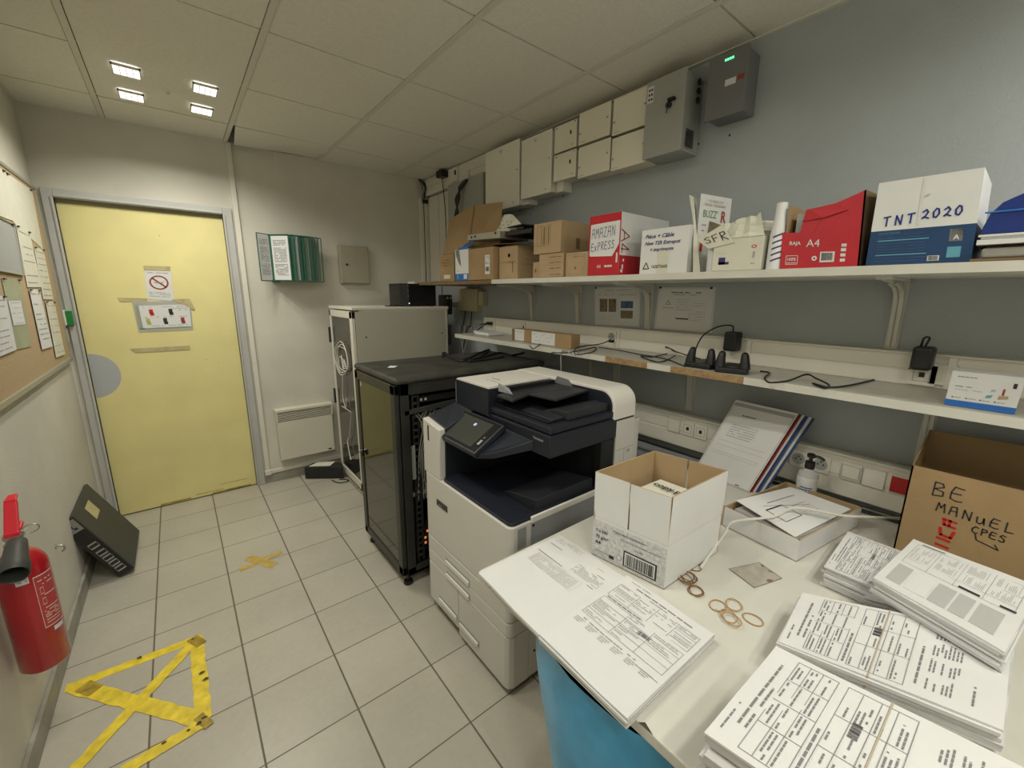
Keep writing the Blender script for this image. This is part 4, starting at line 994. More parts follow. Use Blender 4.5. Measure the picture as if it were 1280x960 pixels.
# blue tray and papers with clipboard
e = empty('letter_tray', (2.15, -3.66, Z), 'dark blue letter tray at the far right of the upper shelf', 'tray')
m = MB('tray_blue'); pr = [(-3.535, 1.655), (-3.545, 1.70), (-3.56, 1.722), (-3.59, 1.738), (-3.65, 1.745), (-3.90, 1.745), (-3.90, 1.655)]
m.slab([(2.0, y, z) for y, z in pr], (.20, 0, 0)); m.slab([(1.995, -3.536, 1.70), (1.995, -3.90, 1.70), (1.995, -3.90, 1.704), (1.995, -3.536, 1.704)], (.005, 0, 0), 'bright_blue')
m.build('tray_body', e, bevel=.004)
for k, (zz, yy, mt) in enumerate(((1.630, -3.535, 'paper'), (1.642, -3.54, 'paper_grey'), (1.648, -3.535, 'paper'))):
    m = MB(mt); m.box(1.985+.004*k, 2.22, -3.9, yy, zz, zz+(.011 if k == 0 else .005)); m.build('sheet_pile', e)
e = empty('clipboard', (2.1, -3.6, Z), 'brown clipboard with metal clip under the blue letter tray', 'clipboard')
MB('cardboard_dark').box(1.99, 2.24, -3.85, -3.53, Z, Z+.006).build('board', e); m = MB('steel'); m.box(1.992, 2.02, -3.63, -3.545, Z+.006, Z+.030); m.build('clip', e, bevel=.006)
MB('cardboard_dark').box(2.03, 2.24, -3.85, -3.55, Z+.006, Z+.036).build('papers', e)

# ================================================================== LOWER SHELF THINGS
z = LZ+.0008
def wifi(x, y, w, l, h, lb, name='router'):
    m = MB('carton_white'); m.box(x, x+w, y-l, y, z, z+h); tag(m.build(name, bevel=.008, seg=3), lb, 'router')
wifi(2.22, -.99+.0-.05, .13, .10, .018, 'small flat white network box at the far end of the lower shelf')
wifi(2.16, -1.15, .15, .17, .022, 'larger flat white network box beside the small one')
def longbox(x0, y0, y1, h, lb, labels):
    e = empty('small_parcel', (x0, y0, z), lb, 'parcel')
    carton(x0, x0+.07, y0, y1, z, z+h).build('carton', e, bevel=.002)
    f = ffn(x0, y0, y1, z, z+h); m = MB('paper'); f2 = ffn(x0, y0, y1, z, z+h, .0014)
    for (a, b) in labels:
        m.rect(f, a, .06, b, .97)
        for v in (.85, .75, .6, .3): words(m, f2, a+.04, b-.04, v, .03, 'ink_soft', .7, wl=(.03, .08))
    m.build('label', e); return e
longbox(2.15, -1.595, -1.795, .075, 'small brown parcel with white label and dark end, further one on the lower shelf', ((.15, .6),))
MB('cardboard_dark').box(2.148, 2.1495, -1.62, -1.596, z, z+.074).build('dark_end', bpy.data.objects['small_parcel'])
longbox(2.13, -1.80, -2.125, .075, 'long brown parcel with wide white label beside the smaller one', ((.02, .62),))
def cable(pts, r, lb, mt='cable_black', name='power_cable', sn=6):
    m = MB(mt); m.tube(pts, r, n=6, smooth_n=sn); return tag(m.build(name, smooth=True), lb, 'cable')
c_ = lambda px, py, zz=z+.004: at(px, py, z=zz)
cable([V(2.16, -1.9, z+.004)+V(-.03, .02, 0), c_(667, 436), c_(662, 432)], .003, 'short black cable under the parcels on the lower shelf')
cable([c_(694, 446), c_(690, 441), c_(708, 441), c_(730, 437), c_(745, 434), c_(740, 440), c_(720, 443), c_(722, 434, z+.02), c_(750, 430, z+.03), V(XT1-.01, -2.2, z+.045)], .003, 'looped thin dark cable between the parcels and the wall socket')
cable([c_(724, 434), c_(719, 444), V(2.07, -2.12, 1.215), V(2.066, -2.12, 1.1), V(2.066, -2.12, .98)], .0035, 'grey cable dropping over the shelf edge behind the printer', 'cable_grey')
cable([c_(748, 434), c_(775, 438), c_(800, 443), c_(830, 448), c_(856, 458)], .0025, 'thin cable running along the lower shelf to the chargers')
cable([V(2.17, -2.80, z+.03), c_(835, 436, z+.025), c_(834, 434, z+.06), c_(846, 442), c_(828, 452), c_(812, 450), c_(801, 445), c_(815, 446), c_(838, 441)], .0028, 'tangled black cable left of the left charger cradle')
pa1 = empty('power_adapter', (XR-.09, -2.845, 1.31), 'black plug-in power adapter above the two charger cradles', 'adapter')
m = MB('black'); m.box(XR-.115, XR-.054, -2.885, -2.832, 1.278, 1.36); m.build('body', pa1, bevel=.008, seg=3); m = MB('cable_black'); m.tube([(XR-.085, -2.855, 1.36), (XR-.09, -2.85, 1.385), (XR-.11, -2.80, 1.378), (XR-.12, -2.74, 1.33), (XR-.15, -2.73, 1.25), (2.24, -2.78, z+.02)], .003, smooth_n=6, n=6); m.build('cord', pa1, smooth=True)
pa2 = empty('power_adapter', (XR-.09, -3.445, 1.31), 'black plug-in power adapter under the large white bracket', 'adapter')
m = MB('black'); m.box(XR-.12, XR-.054, -3.475, -3.425, 1.283, 1.358); m.build('body', pa2, bevel=.010, seg=3); m = MB('cable_black'); m.tube([(XR-.095, -3.44, 1.358), (XR-.11, -3.445, 1.385), (XR-.1, -3.456, 1.385), (XR-.1, -3.45, 1.358)], .003, smooth_n=5, n=6)
m.tube([(XR-.12, -3.43, 1.29), c_(1128, 465, z+.02), c_(1095, 474), c_(1060, 482), c_(1035, 484), c_(1016, 479), c_(1030, 485), c_(1036, 481), c_(1020, 473, z+.02), c_(1008, 468, z+.02), c_(985, 476), c_(962, 478), c_(956, 472), c_(962, 466), c_(950, 464)], .003, smooth_n=6, n=6); m.build('cord', pa2, smooth=True)
def cradle(cx0, cy0, rot, lb):
    e = empty('charging_cradle', (cx0, cy0, z), lb, 'charger', 'handheld scanner charging cradles')
    R_ = Matrix.Rotation(rot, 3, 'Z'); o = V(cx0, cy0, z)
    T = lambda x, y, zz: o+R_ @ V(x, y, zz)
    m = MB('black'); prof = [(-.055, -.052), (.055, -.052), (.06, -.02), (.05, .055), (.03, .10), (-.03, .10), (-.05, .055), (-.06, -.02)]
    # base: y- is the front (towards the room)
    vs = [T(x, y, 0) for x, y in prof]+[T(x*.95, y*.95, .022) for x, y in prof]; n = 8
    m.add(vs, [list(range(n))[::-1], list(range(n, 2*n))]+[[i, (i+1) % n, n+(i+1) % n, n+i] for i in range(n)]); m.build('base', e, bevel=.006, seg=3)
    for s in (-1, 1):
        p = MB('black'); pts = [T(s*.042, -.022, .018), T(s*.041, -.020, .045), T(s*.038, -.016, .072)]
        rad = [.021, .017, .012]; 
        p.tube(pts, lambda t: .021-.009*t, n=14, smooth_n=5); p.lathe([(.012, 0), (.009, .005), (.004, .008)], pts[-1], n=14, ax=R_ @ V(-s*.08, .15, 1)); p.build('prong', e, smooth=True)
    p = MB('ink_faint'); g = lambda u, v: T(u, -.0505+v*.02, .0225+v*.0); p.quad(T(-.012, -.035, .0226), T(.012, -.035, .0226), T(.012, -.029, .0226), T(-.012, -.029, .0226)); p.build('badge', e)
R90 = -math.pi/2
cradle(2.165, -2.83, R90, 'black charging cradle with two prongs, left of the pair on the lower shelf')
cradle(2.15, -2.955, R90+.30, 'black charging cradle with two prongs, right of the pair on the lower shelf')
# blue and white product box
a0, a1, a3, a2 = at(1178, 508, z=z), at(1264, 521.5, z=z), at(1187, 468, x=2.185), at(1270, 479, x=2.185)
a0 = V(2.115, -3.535, z); a1 = V(2.115, -3.66, z); a3 = V(2.20, -3.53, z+.085); a2 = V(2.20, -3.665, z+.085)
e = empty('product_box', (2.15, -3.6, z), 'white product box with blue bottom band and small pictures on the lower shelf', 'box')
m = MB('carton_white'); m.slab([a0, a1, a2, a3], (.07, 0, -.0)); f = Q(a0, a1, a2, a3, V(-.0008, 0, .0006)); m.rect(f, 0, 0, 1, .16, 'bright_blue')
words(m, f, .1, .45, .84, .02, 'ink_mid'); words(m, f, .1, .38, .56, .02, 'ink_mid'); words(m, f, .1, .5, .47, .012, 'ink_soft')
for k in range(4): m.disc(f, .1+.2*k, .24, .02, 'ink_mid', 8); words(m, f, .13+.2*k, .24+.2*k, .24, .02, 'ink_soft')
m.poly([f(.72, .32), f(.86, .36), f(.85, .44), f(.73, .42)], 'cardboard_light'); m.rect(f, .76, .44, .79, .62, 'sign_red'); m.rect(f, .87, .66, .92, .8, 'ink'); m.poly([f(.55, .32), f(.63, .34), f(.65, .42), f(.57, .4)], 'cyan_print'); m.poly([f(.60, .5), f(.66, .52), f(.67, .58), f(.61, .57)], 'ink_faint')
m.build('carton', e, bevel=.002)

# ================================================================== WHITE SERVER CABINET
CX0, CX1, CY0, CY1, CZ = 1.445, 2.205, -.70, -.165, 1.41
e = empty('server_cabinet', (CX0, (CY0+CY1)/2, 0), 'tall cream metal server cabinet with glass door beside the heater', 'server cabinet')
m = MB('grey_metal'); t = .02
m.box(CX0+.03, CX1, CY0, CY0+.004, .05, CZ-.02, 'white_metal'); m.box(CX0+.03, CX1, CY1-.004, CY1, .05, CZ-.02, 'white_metal'); m.box(CX1-.004, CX1, CY0, CY1, .05, CZ-.02, 'white_metal'); m.box(CX0+.03, CX1, CY0, CY1, .03, .05, 'white_metal')
m.box(CX0+.03, CX0+.05, CY0, CY0+.03, .05, CZ-.02, 'white_metal'); m.box(CX0+.03, CX0+.05, CY1-.03, CY1, .05, CZ-.02, 'white_metal')
for (x, y) in ((CX0+.08, CY0+.06), (CX0+.08, CY1-.06), (CX1-.06, CY0+.06), (CX1-.06, CY1-.06)): m.box(x-.03, x+.03, y-.03, y+.03, 0, .03, 'black')
m.build('body', e)
m = MB('white_metal'); m.box(CX0, CX1+.005, CY0-.008, CY1+.005, CZ-.022, CZ); m.build('top', e, bevel=.004)
m = MB('white_metal'); w = .055; ZA, ZB = .03, CZ-.03
m.box(CX0, CX0+.022, CY0, CY0+w, ZA, ZB); m.box(CX0, CX0+.022, CY1-w*.6, CY1, ZA, ZB); m.box(CX0, CX0+.022, CY0, CY1, ZA, ZA+.06); m.box(CX0, CX0+.022, CY0, CY1, ZB-.05, ZB)
dd = m.build('door', e, bevel=.003)
MB('dark_glass').box(CX0+.008, CX0+.012, CY0+w, CY1-w*.6, ZA+.06, ZB-.05).build('glass', dd)
m = MB('black'); 
for zz in (1.12, .62): m.box(CX0-.012, CX0+.01, CY1-.005, CY1+.018, zz, zz+.12)
m.build('hinge', e)
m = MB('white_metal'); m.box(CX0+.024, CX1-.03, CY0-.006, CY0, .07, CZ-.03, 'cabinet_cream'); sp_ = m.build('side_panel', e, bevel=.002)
m = MB('black')
for x in (CX0+.09, CX1-.06): m.lathe([(.006, 0), (.006, .003)], (x, CY0-.006, 1.20), n=10, ax=(0, -1, 0))
m.build('lock', sp_); MB('black').box(CX1-.0, CX1+.02, CY0-.012, CY0+.01, 1.10, 1.26).build('rear_latch', e, bevel=.003)
# coil of cable seen in its door
m = MB('cable_white')
cc = V(CX0-.006, -.44, 1.02)
for k in range(3):
    r1, r2 = .085+.018*k, .10+.012*k
    m.tube([cc+V(-.002*k, math.cos(a)*r1*1.35+.01*k, math.sin(a)*r2+(.012*math.sin(3*a+k))) for a in [2*math.pi*i/36 for i in range(36)]], .0028, n=6, closed=True)
for k, (dy_, dz_) in enumerate(((.05, -.05), (-.01, -.085), (-.06, -.06), (.0, -.03))): m.tube([cc+V(-.004, -.085, -.03-.01*k), cc+V(-.006, -.03, .0-.02*k), cc+V(-.006, dy_, dz_+.06), cc+V(-.005, dy_*1.6, dz_+.0)], .0026, n=6, smooth_n=6)
m.tube([cc+V(-.002, .02, -.10), cc+V(-.004, .03, -.2), cc+V(-.004, .05, -.30), cc+V(-.004, .0, -.38), cc+V(-.003, -.03, -.30)], .0026, n=6, smooth_n=6)
tag(m.build('cable_coil', smooth=True), 'coil of thin white cable hanging on the glass door of the cream cabinet', 'cable')
m = MB('cable_white'); m.tube([cc+V(-.002, .10, -.39), cc+V(-.002, -.12, -.39), cc+V(-.003, -.08, -.5), cc+V(-.003, -.04, -.60), cc+V(-.002, -.02, -.62)], .0026, n=6); m.tube([cc+V(-.002, -.02, -.62), cc+V(-.003, .02, -.66), cc+V(-.003, .0, -.74), cc+V(-.003, -.03, -.80)], .004, n=6, smooth_n=5)
tag(m.build('cable_end', smooth=True), 'lower loose end of white cable on the glass door of the cream cabinet', 'cable')
# things on the white cabinet
e = empty('storage_server', (1.97, -.62, CZ), 'black network storage box with a blue light on the cream cabinet', 'server')
m = MB('black_gloss'); m.box(1.825, 2.125, -.66, -.46, CZ+.004, CZ+.17); m.box(1.84, 1.86, -.65, -.47, CZ, CZ+.004); m.box(2.09, 2.11, -.65, -.47, CZ, CZ+.004); m.build('case', e, bevel=.004)
f = sfn(-.66, 1.825, 2.125, CZ, CZ+.17); m = MB('charcoal'); m.rect(f, .0, .03, .23, .97); m.build('front_strip', e)
m = MB('ink_soft'); f2 = sfn(-.66, 1.825, 2.125, CZ, CZ+.17, .0014)
for v in (.9, .72, .64, .5, .42): m.rect(f2, .2, v, .225, v+.025)
m.build('indicator', e); m = MB('led_blue'); m.disc(f2, .235, .14, .02, sx=1.5, n=10); m.build('power_light', e)
m = MB('paper_cream'); m.box(1.99, 2.17, -.56, -.44, CZ+.171, CZ+.19); tag(m.build('white_module', bevel=.003), 'flat white device lying on top of the black storage box', 'device')
cable([(1.83, -.6, CZ+.005), (1.78, -.62, CZ+.005), (1.74, -.58, CZ+.004), (1.80, -.55, CZ+.004)], .005, 'black cable end on the cream cabinet left of the storage box')
e = empty('desk_phone', (2.27, -.55, 1.35), 'black telephone hanging on the wall behind the storage box', 'telephone')
m = MB('black'); m.box(2.23, 2.30, -.62, -.50, 1.34, 1.50); m.build('body', e, bevel=.01); m = MB('steel'); m.lathe([(.012, 0), (.012, .004)], (2.25, -.62, 1.475), n=12, ax=(0, -1, 0)); m.lathe([(.012, 0), (.012, .004)], (2.285, -.62, 1.475), n=12, ax=(0, -1, 0)); m.build('button', e)
m = MB('steel'); m.box(2.30, XR, -.58, -.54, 1.40, 1.44); m.build('wall_arm', e)
m = MB('tan_plastic'); m.box(XR-.06, XR, -.86, -.58, 1.37, 1.55); m.box(XR-.05, XR, -.93, -.865, 1.42, 1.53); tag(m.build('cable_box', bevel=.006), 'pale yellow plastic wall box above the far end of the trunking', 'wall box')
for k in range(5):
    cable([(XR-.03, -.60-.05*k, 1.375), (XR-.06, -.62-.05*k, 1.28-.01*k), (XR-.10, -.66-.04*k, 1.22), (2.28, -.80+.02*k, 1.05-.05*k), (2.27, -.78+.015*k, .9)], .004, 'dark cable dropping from the pale wall box behind the cabinet, one of several', 'cable_black' if k % 2 else 'cable_grey').__setitem__('group', 'cables under the pale wall box')
m = MB('cable_black'); m.tube([c_(600, 406, 1.29), (XR-.07, -1.03, 1.29), (XR-.09, -.98, 1.26), (XR-.1, -.93, 1.23)], .0045, n=6, smooth_n=5); m.box(XR-.085, XR-.05, -1.07, -1.03, 1.28, 1.30); tag(m.build('plug_cable', smooth=True), 'black plug and cable in the far end of the trunking', 'cable')

# ================================================================== BLACK RACK
RX0, RX1, RY0, RY1, RZ = 1.25, 2.20, -1.835, -1.285, 1.118
e = empty('network_rack', (RX0, (RY0+RY1)/2, 0), 'black network rack cabinet with tinted glass door between printer and cream cabinet', 'rack cabinet')
m = MB('rack_black'); p = .045
for (x, y) in ((RX0+.03, RY0), (RX0+.03, RY1-p), (RX1-p, RY0), (RX1-p, RY1-p)): m.box(x, x+p, y, y+p, .06, RZ-.03)
for y in (RY0, RY1-.02): m.box(RX0+.03, RX1, y, y+.02, .06, .10); m.box(RX0+.03, RX1, y, y+.02, RZ-.09, RZ-.03)
m.box(RX0+.03, RX1, RY0, RY1, .06, .075); m.box(RX1-.005, RX1, RY0, RY1, .06, RZ-.03); m.box(RX0+.03, RX1, RY1-.005, RY1, .06, RZ-.03)
m.build('frame', e, bevel=.002)
m = MB('rack_top'); q = [(RX0, RY0-.012), (RX1+.01, RY0-.012), (RX1+.01, RY1+.01), (RX0, RY1+.01)]
m.hexa(q, RZ-.035, RZ); m.build('top_panel', e, bevel=.02, seg=4)
m = MB('rack_black'); w = .05; m.box(RX0, RX0+.025, RY0, RY0+w, .07, RZ-.035); m.box(RX0, RX0+.025, RY1-w, RY1, .07, RZ-.035); m.box(RX0, RX0+.025, RY0, RY1, .07, .07+w); m.box(RX0, RX0+.025, RY0, RY1, RZ-.035-w, RZ-.035)
dd = m.build('door', e, bevel=.005, seg=3)
MB('dark_glass').box(RX0+.006, RX0+.010, RY0+w, RY1-w, .07+w, RZ-.035-w).build('glass', dd)
m = MB('chrome'); m.lathe([(.010, 0), (.010, .012), (.006, .016)], (RX0, RY1-.035, .60), n=18, ax=(-1, 0, 0)); m.build('lock', dd); m = MB('black'); m.box(RX0-.014, RX0, RY1-.075, RY1-.05, .585, .615); m.build('handle', dd, bevel=.003)
m = MB('paper'); f = lambda u, v: V(RX0+.0055, RY1-.075-u, 1.0+v); m.stroke(f, [(0, 0), (.005, .03), (.012, .0)], .006); m.build('sticker', dd)
for (x, y) in ((RX0+.04, RY0+.03), (RX0+.04, RY1-.03), (RX1-.05, RY0+.03), (RX1-.05, RY1-.03)):
    m = MB('black'); m.lathe([(.024, 0), (.026, .006), (.022, .018), (.009, .022), (.009, .065)], (x, y, 0), n=20); m.build('foot', e, smooth=True)
m = MB('paper'); m.quad(*[at(px, py, z=RZ+.001) for px, py in ((484, 459.5), (488, 457), (497, 457.5), (493, 459.5))]); m.build('paper_scrap', e)
m = MB('rack_black')
for x in (RX0+.10, RX0+.13): m.box(x, x+.012, RY0+.03, RY0+.05, .10, RZ-.09, 'rack_black')
for k in range(26): m.box(RX0+.105, RX0+.127, RY0+.029, RY0+.031, .13+k*.035, .142+k*.035, 'charcoal')
m.build('rail', e)
def unit(z0, z1, x0, x1, lb, mt='charcoal', leds=(), handles=True):
    u = empty('rack_unit', (x0, RY0+.3, z0), lb, 'rack unit')
    m = MB(mt); m.box(x0, x1, RY0+.06, RY1-.05, z0, z1); m.build('case', u, bevel=.002)
    m = MB('paper_grey')
    for (xx, zz, c) in leds: m.box(xx, xx+.012, RY0+.056, RY0+.06, zz, zz+.012, c)
    m.build('indicator', u) if leds else None
unit(.965, 1.0, RX0+.14, 1.95, 'thin black rack unit at the top of the open rack side', 'black_rough', ((RX0+.16, .975, 'paper'), (RX0+.185, .975, 'paper')))
unit(.86, .90, RX0+.14, 1.95, 'black rack switch behind the looped cables', 'charcoal')
unit(.52, .66, RX0+.14, 1.98, 'thick dark rack server in the middle of the open rack', 'black_rough', ((RX0+.16, .535, 'paper'), (RX0+.185, .535, 'paper')))
unit(.13, .30, RX0+.14, 1.98, 'low dark rack power unit glowing orange at the rack bottom', 'black_rough', ((RX0+.155, .17, 'led_orange'), (RX0+.155, .20, 'led_orange'), (RX0+.17, .235, 'led_orange')))
m = MB('grey_metal'); m.box(RX0+.06, 1.6, RY0+.035, RY1-.06, .478, .498); m.build('shelf', e)
m = MB('grey_metal'); m.box(RX0+.085, RX0+.105, RY0+.02, RY0+.03, .58, .76); m.build('cable_guide', e)
m = MB('charcoal'); m.slab([(RX0+.05, RY0-.0, .93), (1.9, RY0, .965), (1.9, RY0, .985), (RX0+.05, RY0, .95)], (0, .02, 0)); m.build('side_rail', e)
m = MB('cable_grey')
for k in range(8):
    cxk = 1.45+.025*(k % 4); czk = .87+.008*k; r = .045+.005*(k % 3)
    m.tube([V(cxk+math.cos(a)*r*1.1, RY0+.04-.006*(k % 3)+.006*math.sin(2*a), czk-.015+math.sin(a)*r*.9) for a in [2*math.pi*i/24 for i in range(24)]], .0035, n=6, closed=True)
for k in range(4): m.tube([(1.36+.02*k, RY0+.03, .93-.01*k), (1.40+.02*k, RY0+.02, .85), (1.38+.01*k, RY0+.03, .70), (1.37+.015*k, RY0+.035, .45)], .003, n=6, smooth_n=5)
tag(m.build('cable_loops', smooth=True), 'looped grey network cables hanging in the open side of the black rack', 'cables', None)
m = MB('cable_black'); zt = RZ+.006
def T_(px, py): return at(px, py, z=zt)
m.tube([T_(553, 446), T_(556, 441), T_(562, 446), T_(575, 451), T_(590, 449), T_(605, 446), T_(625, 441), T_(640, 444), T_(655, 441)], .007, n=8, smooth_n=6)
m.tube([T_(560, 446), T_(580, 449), T_(600, 441), T_(612, 437), T_(600, 446), T_(585, 452), T_(610, 449), T_(630, 446)], .006, n=8, smooth_n=6)
m.lathe([(.014, -.012), (.014, .012)], T_(555, 444)+V(0, 0, .006), n=14, ax=(.4, 1, 0))
tag(m.build('power_lead', smooth=True), 'black power leads lying in a tangle on top of the black rack', 'cable')
# black device on floor by back wall
e = empty('floor_unit', (1.3, -.2, 0), 'black box unit on the floor under the wall heater', 'device')
m = MB('black_rough'); m.hexa([(1.165, -.115), (1.42, -.30), (1.438, -.19), (1.25, -.06)], .004, .105); m.build('case', e, bevel=.004)
m = MB('paper_cream'); m.slab([(1.20, -.125, .1055), (1.34, -.215, .1055), (1.40, -.15, .106), (1.28, -.08, .106)], (0, 0, .003)); tag(m.build('loose_papers'), 'loose pale papers on top of the black floor unit', 'papers')
cable([(1.33, -.28, .005), (1.36, -.36, .005), (1.43, -.38, .005), (1.42, -.33, .005), (1.38, -.30, .005)], .004, 'small black cable loop on the floor before the black floor unit')

# ================================================================== PRINTER
PX0, PX1, PY0, PY1 = 1.305, 1.985, -2.645, -2.01       # PY0 = side towards the camera
e = empty('office_printer', (PX0, (PY0+PY1)/2, 0), 'large white and navy office multifunction printer beside the white table', 'printer')
def rr(x0, x1, y0, y1, r, n=5):
    """plan outline with the two front corners rounded"""
    out = []
    for (cx_, cy_, s) in ((x0+r, y1-r, 90), (x0+r, y0+r, 180)):
        for k in range(n+1): a = math.radians(s+90*k/n); out.append((cx_+math.cos(a)*r, cy_+math.sin(a)*r))
    return [(x1, y1)]+out+[(x1, y0)]
body = MB('printer_white')
ZP = .712
for (z0, z1, gy) in ((.40, ZP, 0), ):
    body.hexa(rr(PX0, PX0+.10, PY0, PY1, .025), z0, z1)
body.build('front_cover', e, bevel=.004)
side = MB('printer_grey'); side.box(PX0+.10, PX1, PY0+.002, PY1, .40, ZP-.008); side.box(PX0+.10, PX1, PY0+.002, PY1, .03, .398, 'printer_white'); side.build('body', e, bevel=.003)  # upper side painted grey to carry the shadow there, lower part off-white
m = MB('printer_white'); m.hexa(rr(PX0, PX0+.10, PY0, PY1, .025), .325, .396); dA = m.build('drawer', e, bevel=.004)
m = MB('printer_white'); m.hexa(rr(PX0, PX0+.10, PY0, PY1, .025), .262, .322); dB = m.build('drawer', e, bevel=.004)
ym = -2.29
m = MB('printer_white'); m.hexa([(PX0+.1, PY1), (PX0+.02, PY1), (PX0, PY1-.02), (PX0, ym+.002), (PX0+.1, ym+.002)], .055, .259); dC = m.build('drawer', e, bevel=.004)
m = MB('printer_white'); m.hexa([(PX0+.1, ym-.002), (PX0, ym-.002), (PX0, PY0+.025), (PX0+.007, PY0+.007), (PX0+.025, PY0), (PX0+.1, PY0)], .03, .259); dD = m.build('drawer', e, bevel=.004)
for d, (ya, yb, zc) in ((dA, (-2.19, -2.385, .344)), (dB, (-2.19, -2.385, .278)), (dC, (-2.12, -2.28, .105)), (dD, (-2.30, -2.45, .095))):
    m = MB('printer_grey'); N = 10
    m.box(PX0-.0015, PX0-.0005, yb, ya, zc-.012, zc+.014, 'printer_grey'); m.box(PX0-.007, PX0-.001, yb+.004, ya-.004, zc-.014, zc+.004, 'printer_shell'); m.build('handle', d, bevel=.002)
m = MB('black'); m.box(PX0-.003, PX0, -2.215, -2.125, .588, .614); f = lambda u, v: V(PX0-.0038, -2.215+.09-u*.09, .588+v*.026); m.text(f, .2, .3, .5, 'xerox', 'ink_soft', sx=3.4, bold=.02); m.frame(f, .05, .1, .95, .9, .06, 'ink_mid', 3.4); m.build('badge', e)
m = MB('printer_grey'); m.box(PX0+.035, PX0+.075, PY0-.001, PY0+.001, .62, .70); m.build('side_grip', e)
m = MB('black'); 
for (x, zz) in ((PX0+.11, .69), (PX0+.14, .20), (PX0+.13, .14)): m.lathe([(.005, 0), (.005, .003)], (x, PY0+.002, zz), n=10, ax=(0, -1, 0))
m.build('screw', e)
m = MB('black')
for (x, y) in ((PX0+.12, PY0+.06), (PX1-.08, PY0+.06), (PX0+.12, PY1-.06), (PX1-.08, PY1-.06)): m.lathe([(.02, 0), (.02, .035)], (x, y, 0), n=16)
m.build('caster', e)
# left column
m = MB('printer_white'); m.add([V(*p) for p in ((PX0, -2.155, ZP), (PX0+.03, -2.155, ZP), (PX0+.03, -2.012, ZP), (PX0, -2.012, ZP), (PX0+.0, -2.160, .942), (PX0+.03, -2.160, .944), (PX0+.03, -2.012, .965), (PX0, -2.012, .963))], [[3, 2, 1, 0], [4, 5, 6, 7], [0, 1, 5, 4], [1, 2, 6, 5], [2, 3, 7, 6], [3, 0, 4, 7]]); m.build('column_cover', e, bevel=.004)
MB('black').box(PX0-.001, PX0, -2.068, -2.056, .87, .94).build('power_slot', e)
m = MB('navy'); m.add([V(*p) for p in ((PX0+.03, -2.16, ZP), (PX1, -2.16, ZP), (PX1, -2.012, ZP), (PX0+.03, -2.012, ZP), (PX0+.03, -2.162, .944), (PX0+.165, -2.162, 1.0), (PX0+.165, -2.012, 1.01), (PX0+.03, -2.012, .965), (PX1, -2.16, 1.0), (PX1, -2.012, 1.0))],
    [[3, 2, 1, 0], [4, 5, 6, 7], [5, 8, 9, 6], [0, 1, 8, 5, 4], [1, 2, 9, 8], [2, 3, 7, 6, 9], [3, 0, 4, 7]]); m.build('left_tower', e, bevel=.003)
# output tray well
m = MB('navy'); 
m.hexa(rr(PX0+.008, PX0+.10, PY0+.006, -2.16, .022), ZP, ZP+.012, 'navy'); m.box(PX0+.1, 1.80, PY0+.008, PY0+.03, ZP-.002, ZP+.012, 'navy'); m.build('tray_rim', e, bevel=.004)
m = MB('printer_shell'); m.box(PX0+.10, 1.80, PY0-.001, PY0+.008, ZP-.012, ZP+.014); m.build('side_lip', e, bevel=.003)
m = MB('navy_tray'); 
zz = ZP+.012
prof = [(-2.165, zz-.004), (-2.30, zz-.002), (-2.38, zz+.0), (-2.46, zz+.035), (-2.60, zz+.058), (-2.61, zz)]
m.box(PX0+.09, 1.79, PY0+.028, -2.162, ZP-.006, ZP+.002, 'navy'); m.slab([(PX0+.15, -2.40, ZP+.002), (PX0+.15, -2.44, ZP+.022), (PX0+.15, -2.61, ZP+.05), (PX0+.15, -2.612, ZP+.002)], (.32, 0, 0), 'navy_tray')
m.build('output_tray', e, bevel=.004)
MB('navy_dark').box(1.79, PX1-.01, PY0+.03, -2.16, ZP, .925).build('cavity_back', e)
m = MB('navy_dark'); m.box(1.78, 1.865, PY0+.004, PY0+.04, ZP, .925); m.build('rear_pillar', e, bevel=.003)
m = MB('steel'); 
for k in range(6): m.box(1.782+.0, 1.785+.004, -2.2-.05*k, -2.185-.05*k, .83, .845)
m.build('roller', e)
m = MB('steel'); m.box(1.785, 1.789, -2.48, -2.17, .862, .866); m.build('exit_bar', e)
m = MB('screen'); m.disc(lambda u, v: V(1.79-.0, -2.56-u, .81+v), 0, 0, .028, n=24); m.build('cavity_lamp', e)
# scanner body
SXF = 1.485
m = MB('navy'); 
pf = [(PY1, 1.0), (PY1, .93), (-2.16, .93), (PY0, .922), (PY0, 1.0)]
m.box(SXF, PX1, PY0, PY1, .925, 1.012); m.build('scanner_body', e, bevel=.006)
m = MB('navy'); m.box(SXF+.004, PX1, PY0+.004, PY1-.004, 1.016, 1.042); m.build('scanner_lid', e, bevel=.005)
m = MB('ink_faint'); f = lambda u, v: V(SXF-.0008, -2.555-u*.06, .978+v*.02); m.text(f, 0, .2, .7, 'VersaLink', sx=3); m.build('model_name', e)
m = MB('printer_shell'); m.box(1.865, PX1+.005, PY0-.002, PY0+.06, .60, .998, 'printer_white'); m.box(1.87, PX1+.006, PY0-.003, PY0-.002, .868, .870, 'printer_grey'); m.box(1.925, 1.927, PY0-.003, PY0-.002, .62, .868, 'printer_grey')
m.box(1.945, 1.965, PY0-.003, PY0-.002, .845, .860, 'ink_soft'); m.box(1.895, 1.91, PY0-.003, PY0-.002, .765, .78, 'ink_soft'); m.box(1.94, 1.96, PY0-.003, PY0-.002, .765, .78, 'ink_soft'); m.build('side_cover', e, bevel=.003)
m = MB('printer_shell'); m.box(PX1+.005, PX1+.045, PY0+.0, PY0+.4, .62, .985, 'printer_white'); m.build('rear_cover', e, bevel=.006)
